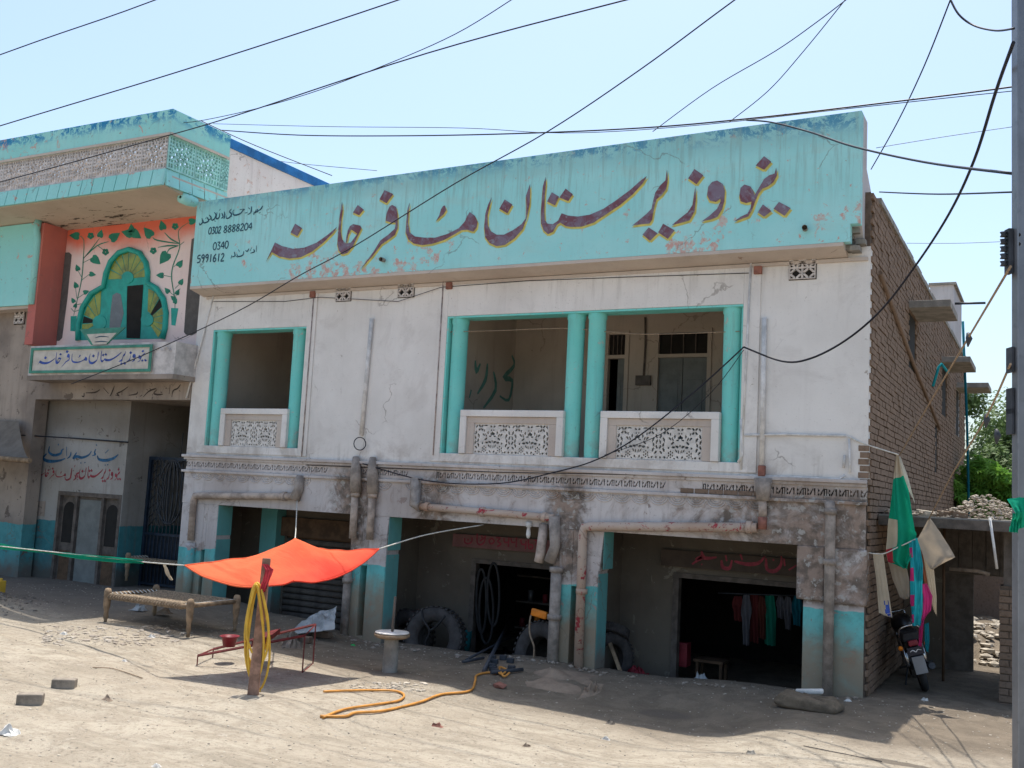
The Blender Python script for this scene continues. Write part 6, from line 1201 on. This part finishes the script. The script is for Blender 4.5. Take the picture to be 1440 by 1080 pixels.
mpz('handlebar', MB().tube(smooth([(-.36, .82, .98), (-.2, .92, 1.0), (-.08, .96, .95), (.08, .96, .95), (.2, .92, 1.0), (.36, .82, .98)]), .012, 8), 'chrome')
for s_ in (-1, 1): mi_ = mpz('mirror', MB().tube([(s_*.24, .9, 1.0), (s_*.3, .9, 1.15)], .006, 6).lathe([(0, -.01), (.05, -.008), (.05, .008), (0, .01)], (s_*.3, .9, 1.17), 14, 'y'), 'bikeblack')
mpz('headlight', MB().lathe([(0, -.08), (.07, -.04), (.085, .06), (0, .07)], (0, 1.05, .88), 18, 'y'), 'chrome'); mpz('front_mudguard', MB().lathe([(.33, -.05), (.34, 0), (.33, .05)], (0, 1.25, .305), 24, 'x'), 'chrome')
mpz('side_stand', MB().tube([(-.1, .4, .3), (-.22, .35, .02)], .012, 6), 'iron'); mpz('foot_peg', MB().tube([(-.22, .3, .3), (.22, .3, .3)], .014, 6), 'rubber')
# ------------------------------------------------------------ litter and rubble
def gpt(x0, x1, y0, y1):
    def f(rq):
        q_ = AG(rq.uniform(x0, x1), rq.uniform(y0, y1)); return q_.x, q_.y, q_.z+.004
    return f
def wpt(x0, x1, y0, y1):
    def f(rq):
        x, y = rq.uniform(x0, x1), rq.uniform(y0, y1); return x, y, H(x, y)+.002
    return f
scatter('pebbles', 'stone', 9000, wpt(-15, 3, -9, .3), .002, .016, .5, label='small pale pebbles strewn over the dirt', cat='pebbles')
scatter('dark_pebbles', 'stonedark', 2600, wpt(-16, 3, -9, .3), .002, .013, .45, label='small dark stones and crumbs strewn over the dirt', cat='pebbles')
scatter('wood_chips', 'stonemix', 420, gpt(60, 260, 880, 908), .008, .06, .3, label='broken wood chips and splinters by the rope bed', cat='debris')
scatter('gravel_heap', 'stonedark', 900, lambda rq: (lambda x, y: (x, y, H(x, y)+.005))(rq.gauss(-13.6, .9), rq.gauss(-3, .5)), .01, .04, .6, label='low heap of grey gravel at the left edge of the street', cat='gravel')
scatter('wall_foot_rubble', 'stonemix', 160, lambda rq: (lambda x: (x, -.1-abs(rq.gauss(0, .12)), H(x, -.15)+.01))(rq.uniform(-8.6, 0)), .012, .05, .6, label='crumbled plaster along the foot of the guesthouse pillars', cat='debris')
scatter('road_edge_lumps', 'stone', 130, gpt(490, 600, 960, 972), .01, .045, .5, label='broken lumps of dried mud along the shadow edge', cat='debris')
LT = [((90, 892), .11, 'paper', 'white plastic scrap at the left end of the wood chips'), ((213, 896), .13, 'paper', 'crumpled white and yellow paper in front of the rope bed'), ((12, 1032), .2, 'paper', 'torn white paper at the lower left edge'), ((150, 985), .12, 'tarp', 'small dry twig bundle on the sunny dirt'), ((220, 1078), .08, 'paper', 'pale blue scrap at the bottom edge left of centre'), ((497, 908), .08, 'greenlit', 'bright green plastic scrap beside the post table'), ((616, 1022), .12, 'redclay', 'dark brown scrap lying alone on the sunny dirt'), ((858, 1018), .12, 'tarpdark', 'dark flat scrap at the edge of the long building shadow'), ((852, 1040), .1, 'paper', 'white scrap on the sunny dirt right of centre'), ((1193, 986), .09, 'paper', 'cream paper scrap near the corner of the guesthouse'), ((1058, 1060), .1, 'stone', 'beige lump on the sunny dirt at the lower right'), ((195, 858), .28, 'plastic', 'grey crumpled bag lying under the rope bed'), ((232, 862), .25, 'tarp', 'brown paper heap under the rope bed, right of the grey bag'), ((175, 930), .07, 'paper', 'tiny white litter on the sunny dirt left of the post'), ((1300, 985), .1, 'paper', 'pale scrap on the dirt in front of the motorcycle'), ((740, 1050), .1, 'tarp', 'straw coloured litter bit low in the centre')]
for (pt, s_, mt, lb) in LT:
    q_ = AG(*pt); h_ = s_*.5; v4 = [(q_.x-h_, q_.y-h_*.6, q_.z), (q_.x+h_, q_.y-h_*.4, q_.z), (q_.x+h_*.8, q_.y+h_*.6, q_.z), (q_.x-h_*.9, q_.y+h_*.5, q_.z)]; crumple('litter_scrap', v4, s_*.45, mt, lb, 'litter', int(pt[0]) % 17, 6, fold=3)
cable(gline([(130, 940), (160, 942), (200, 955)], .012), .006, 'rope', 'twig', 'thin dry twig on the sunny dirt left of the post', 'twig')
cable(gline([(1130, 1050), (1180, 1060), (1240, 1072)], .008), .004, 'cable', 'wire_scrap', 'thin dark wire on the dirt at the lower right', 'wire')
# yellow jerrycan at the far left
q_ = AG(-3, 833); o = MB().box(-.1, .1, -.07, .07, 0, .2).lathe([(.03, .2), (.03, .24), (0, .24)], (.05, 0, 0), 10).build('jerrycan', 'hose', None, loc=(q_.x, q_.y, q_.z), bevel=.02, label='yellow jerrycan at the left edge in front of the dark shop', cat='jerrycan')
# ------------------------------------------------------------ trees
def tree(name, label, base, crown, rad, n, ls, mat, trunk_r, seed, broad=False):
    rq2 = random.Random(seed); T = thing(name, label, 'tree', tuple(base)); c = Vector(crown); tr = MB()
    tr.tube([base, Vector(base).lerp(c, .5)+Vector((.2, 0, 0)), c], [trunk_r, trunk_r*.7, trunk_r*.3], 8); cl = []
    for k in range(46):
        d = Vector((rq2.gauss(0, 1), rq2.gauss(0, 1), rq2.gauss(0, .9))).normalized(); p_ = c+Vector((d.x*rad[0], d.y*rad[1], d.z*rad[2]))*rq2.uniform(.25, 1.); cl.append((p_, rq2.uniform(.16, .38)*rad[0]))
        if k < 14: tr.tube([c-Vector((0, 0, rad[2]*.5)), c.lerp(p_, .5), p_], [trunk_r*.35, trunk_r*.2, trunk_r*.06], 5)
    tr.build('trunk', 'bark', T); lf = MB()
    for i in range(n):
        p_, r_ = cl[rq2.randrange(len(cl))]; d = Vector((rq2.gauss(0, 1), rq2.gauss(0, 1), rq2.gauss(0, 1))); d = d.normalized()*r_*rq2.random()**.4; P = p_+d; nrm = (d.normalized()+Vector((rq2.uniform(-.8, .8), rq2.uniform(-.8, .8), rq2.uniform(.0, 1.2)))).normalized()
        a_ = nrm.orthogonal().normalized(); a_.rotate(Quaternion(nrm, rq2.random()*6.28)); b2 = nrm.cross(a_); s_ = ls*rq2.uniform(.6, 1.3)
        if broad:
            for k in range(6):
                an = -1.3+k*.52; u_ = a_*cos(an)+b2*sin(an); w2 = nrm.cross(u_); lf.add([P, P+u_*s_*.5+w2*s_*.13, P+u_*s_-nrm*s_*.25, P+u_*s_*.5-w2*s_*.13], [(0, 1, 2, 3)])
        else: lf.add([P-a_*s_, P+b2*s_*.4, P+a_*s_, P-b2*s_*.4], [(0, 1, 2, 3)])
    lf.build('crown', mat, T, kind='stuff')
c = AY(1400, 640, 24); tree('shade_tree', 'tall dusty green tree filling the gap behind the brick wall', (c.x, 24, 0), (c.x+.3, 24, c.z-.6), (3.0, 2.2, 3.0), 42000, .09, 'fol1', .22, 2)
c = AY(1425, 590, 28); tree('shade_tree', 'farther dark tree showing beside the steel pole', (c.x+1, 28, 0), (c.x+1.6, 28, c.z-.8), (2.6, 2., 2.8), 16000, .09, 'fol1', .22, 5)
c = AY(1392, 680, 13); tree('broad_leaf_shrub', 'bright green broad leaved shrub in front of the dusty tree', (c.x, 13, 0), (c.x, 13, c.z-.2), (1.0, .8, 1.0), 3000, .19, 'fol2', .07, 3, True)
c = AY(1366, 700, 12);
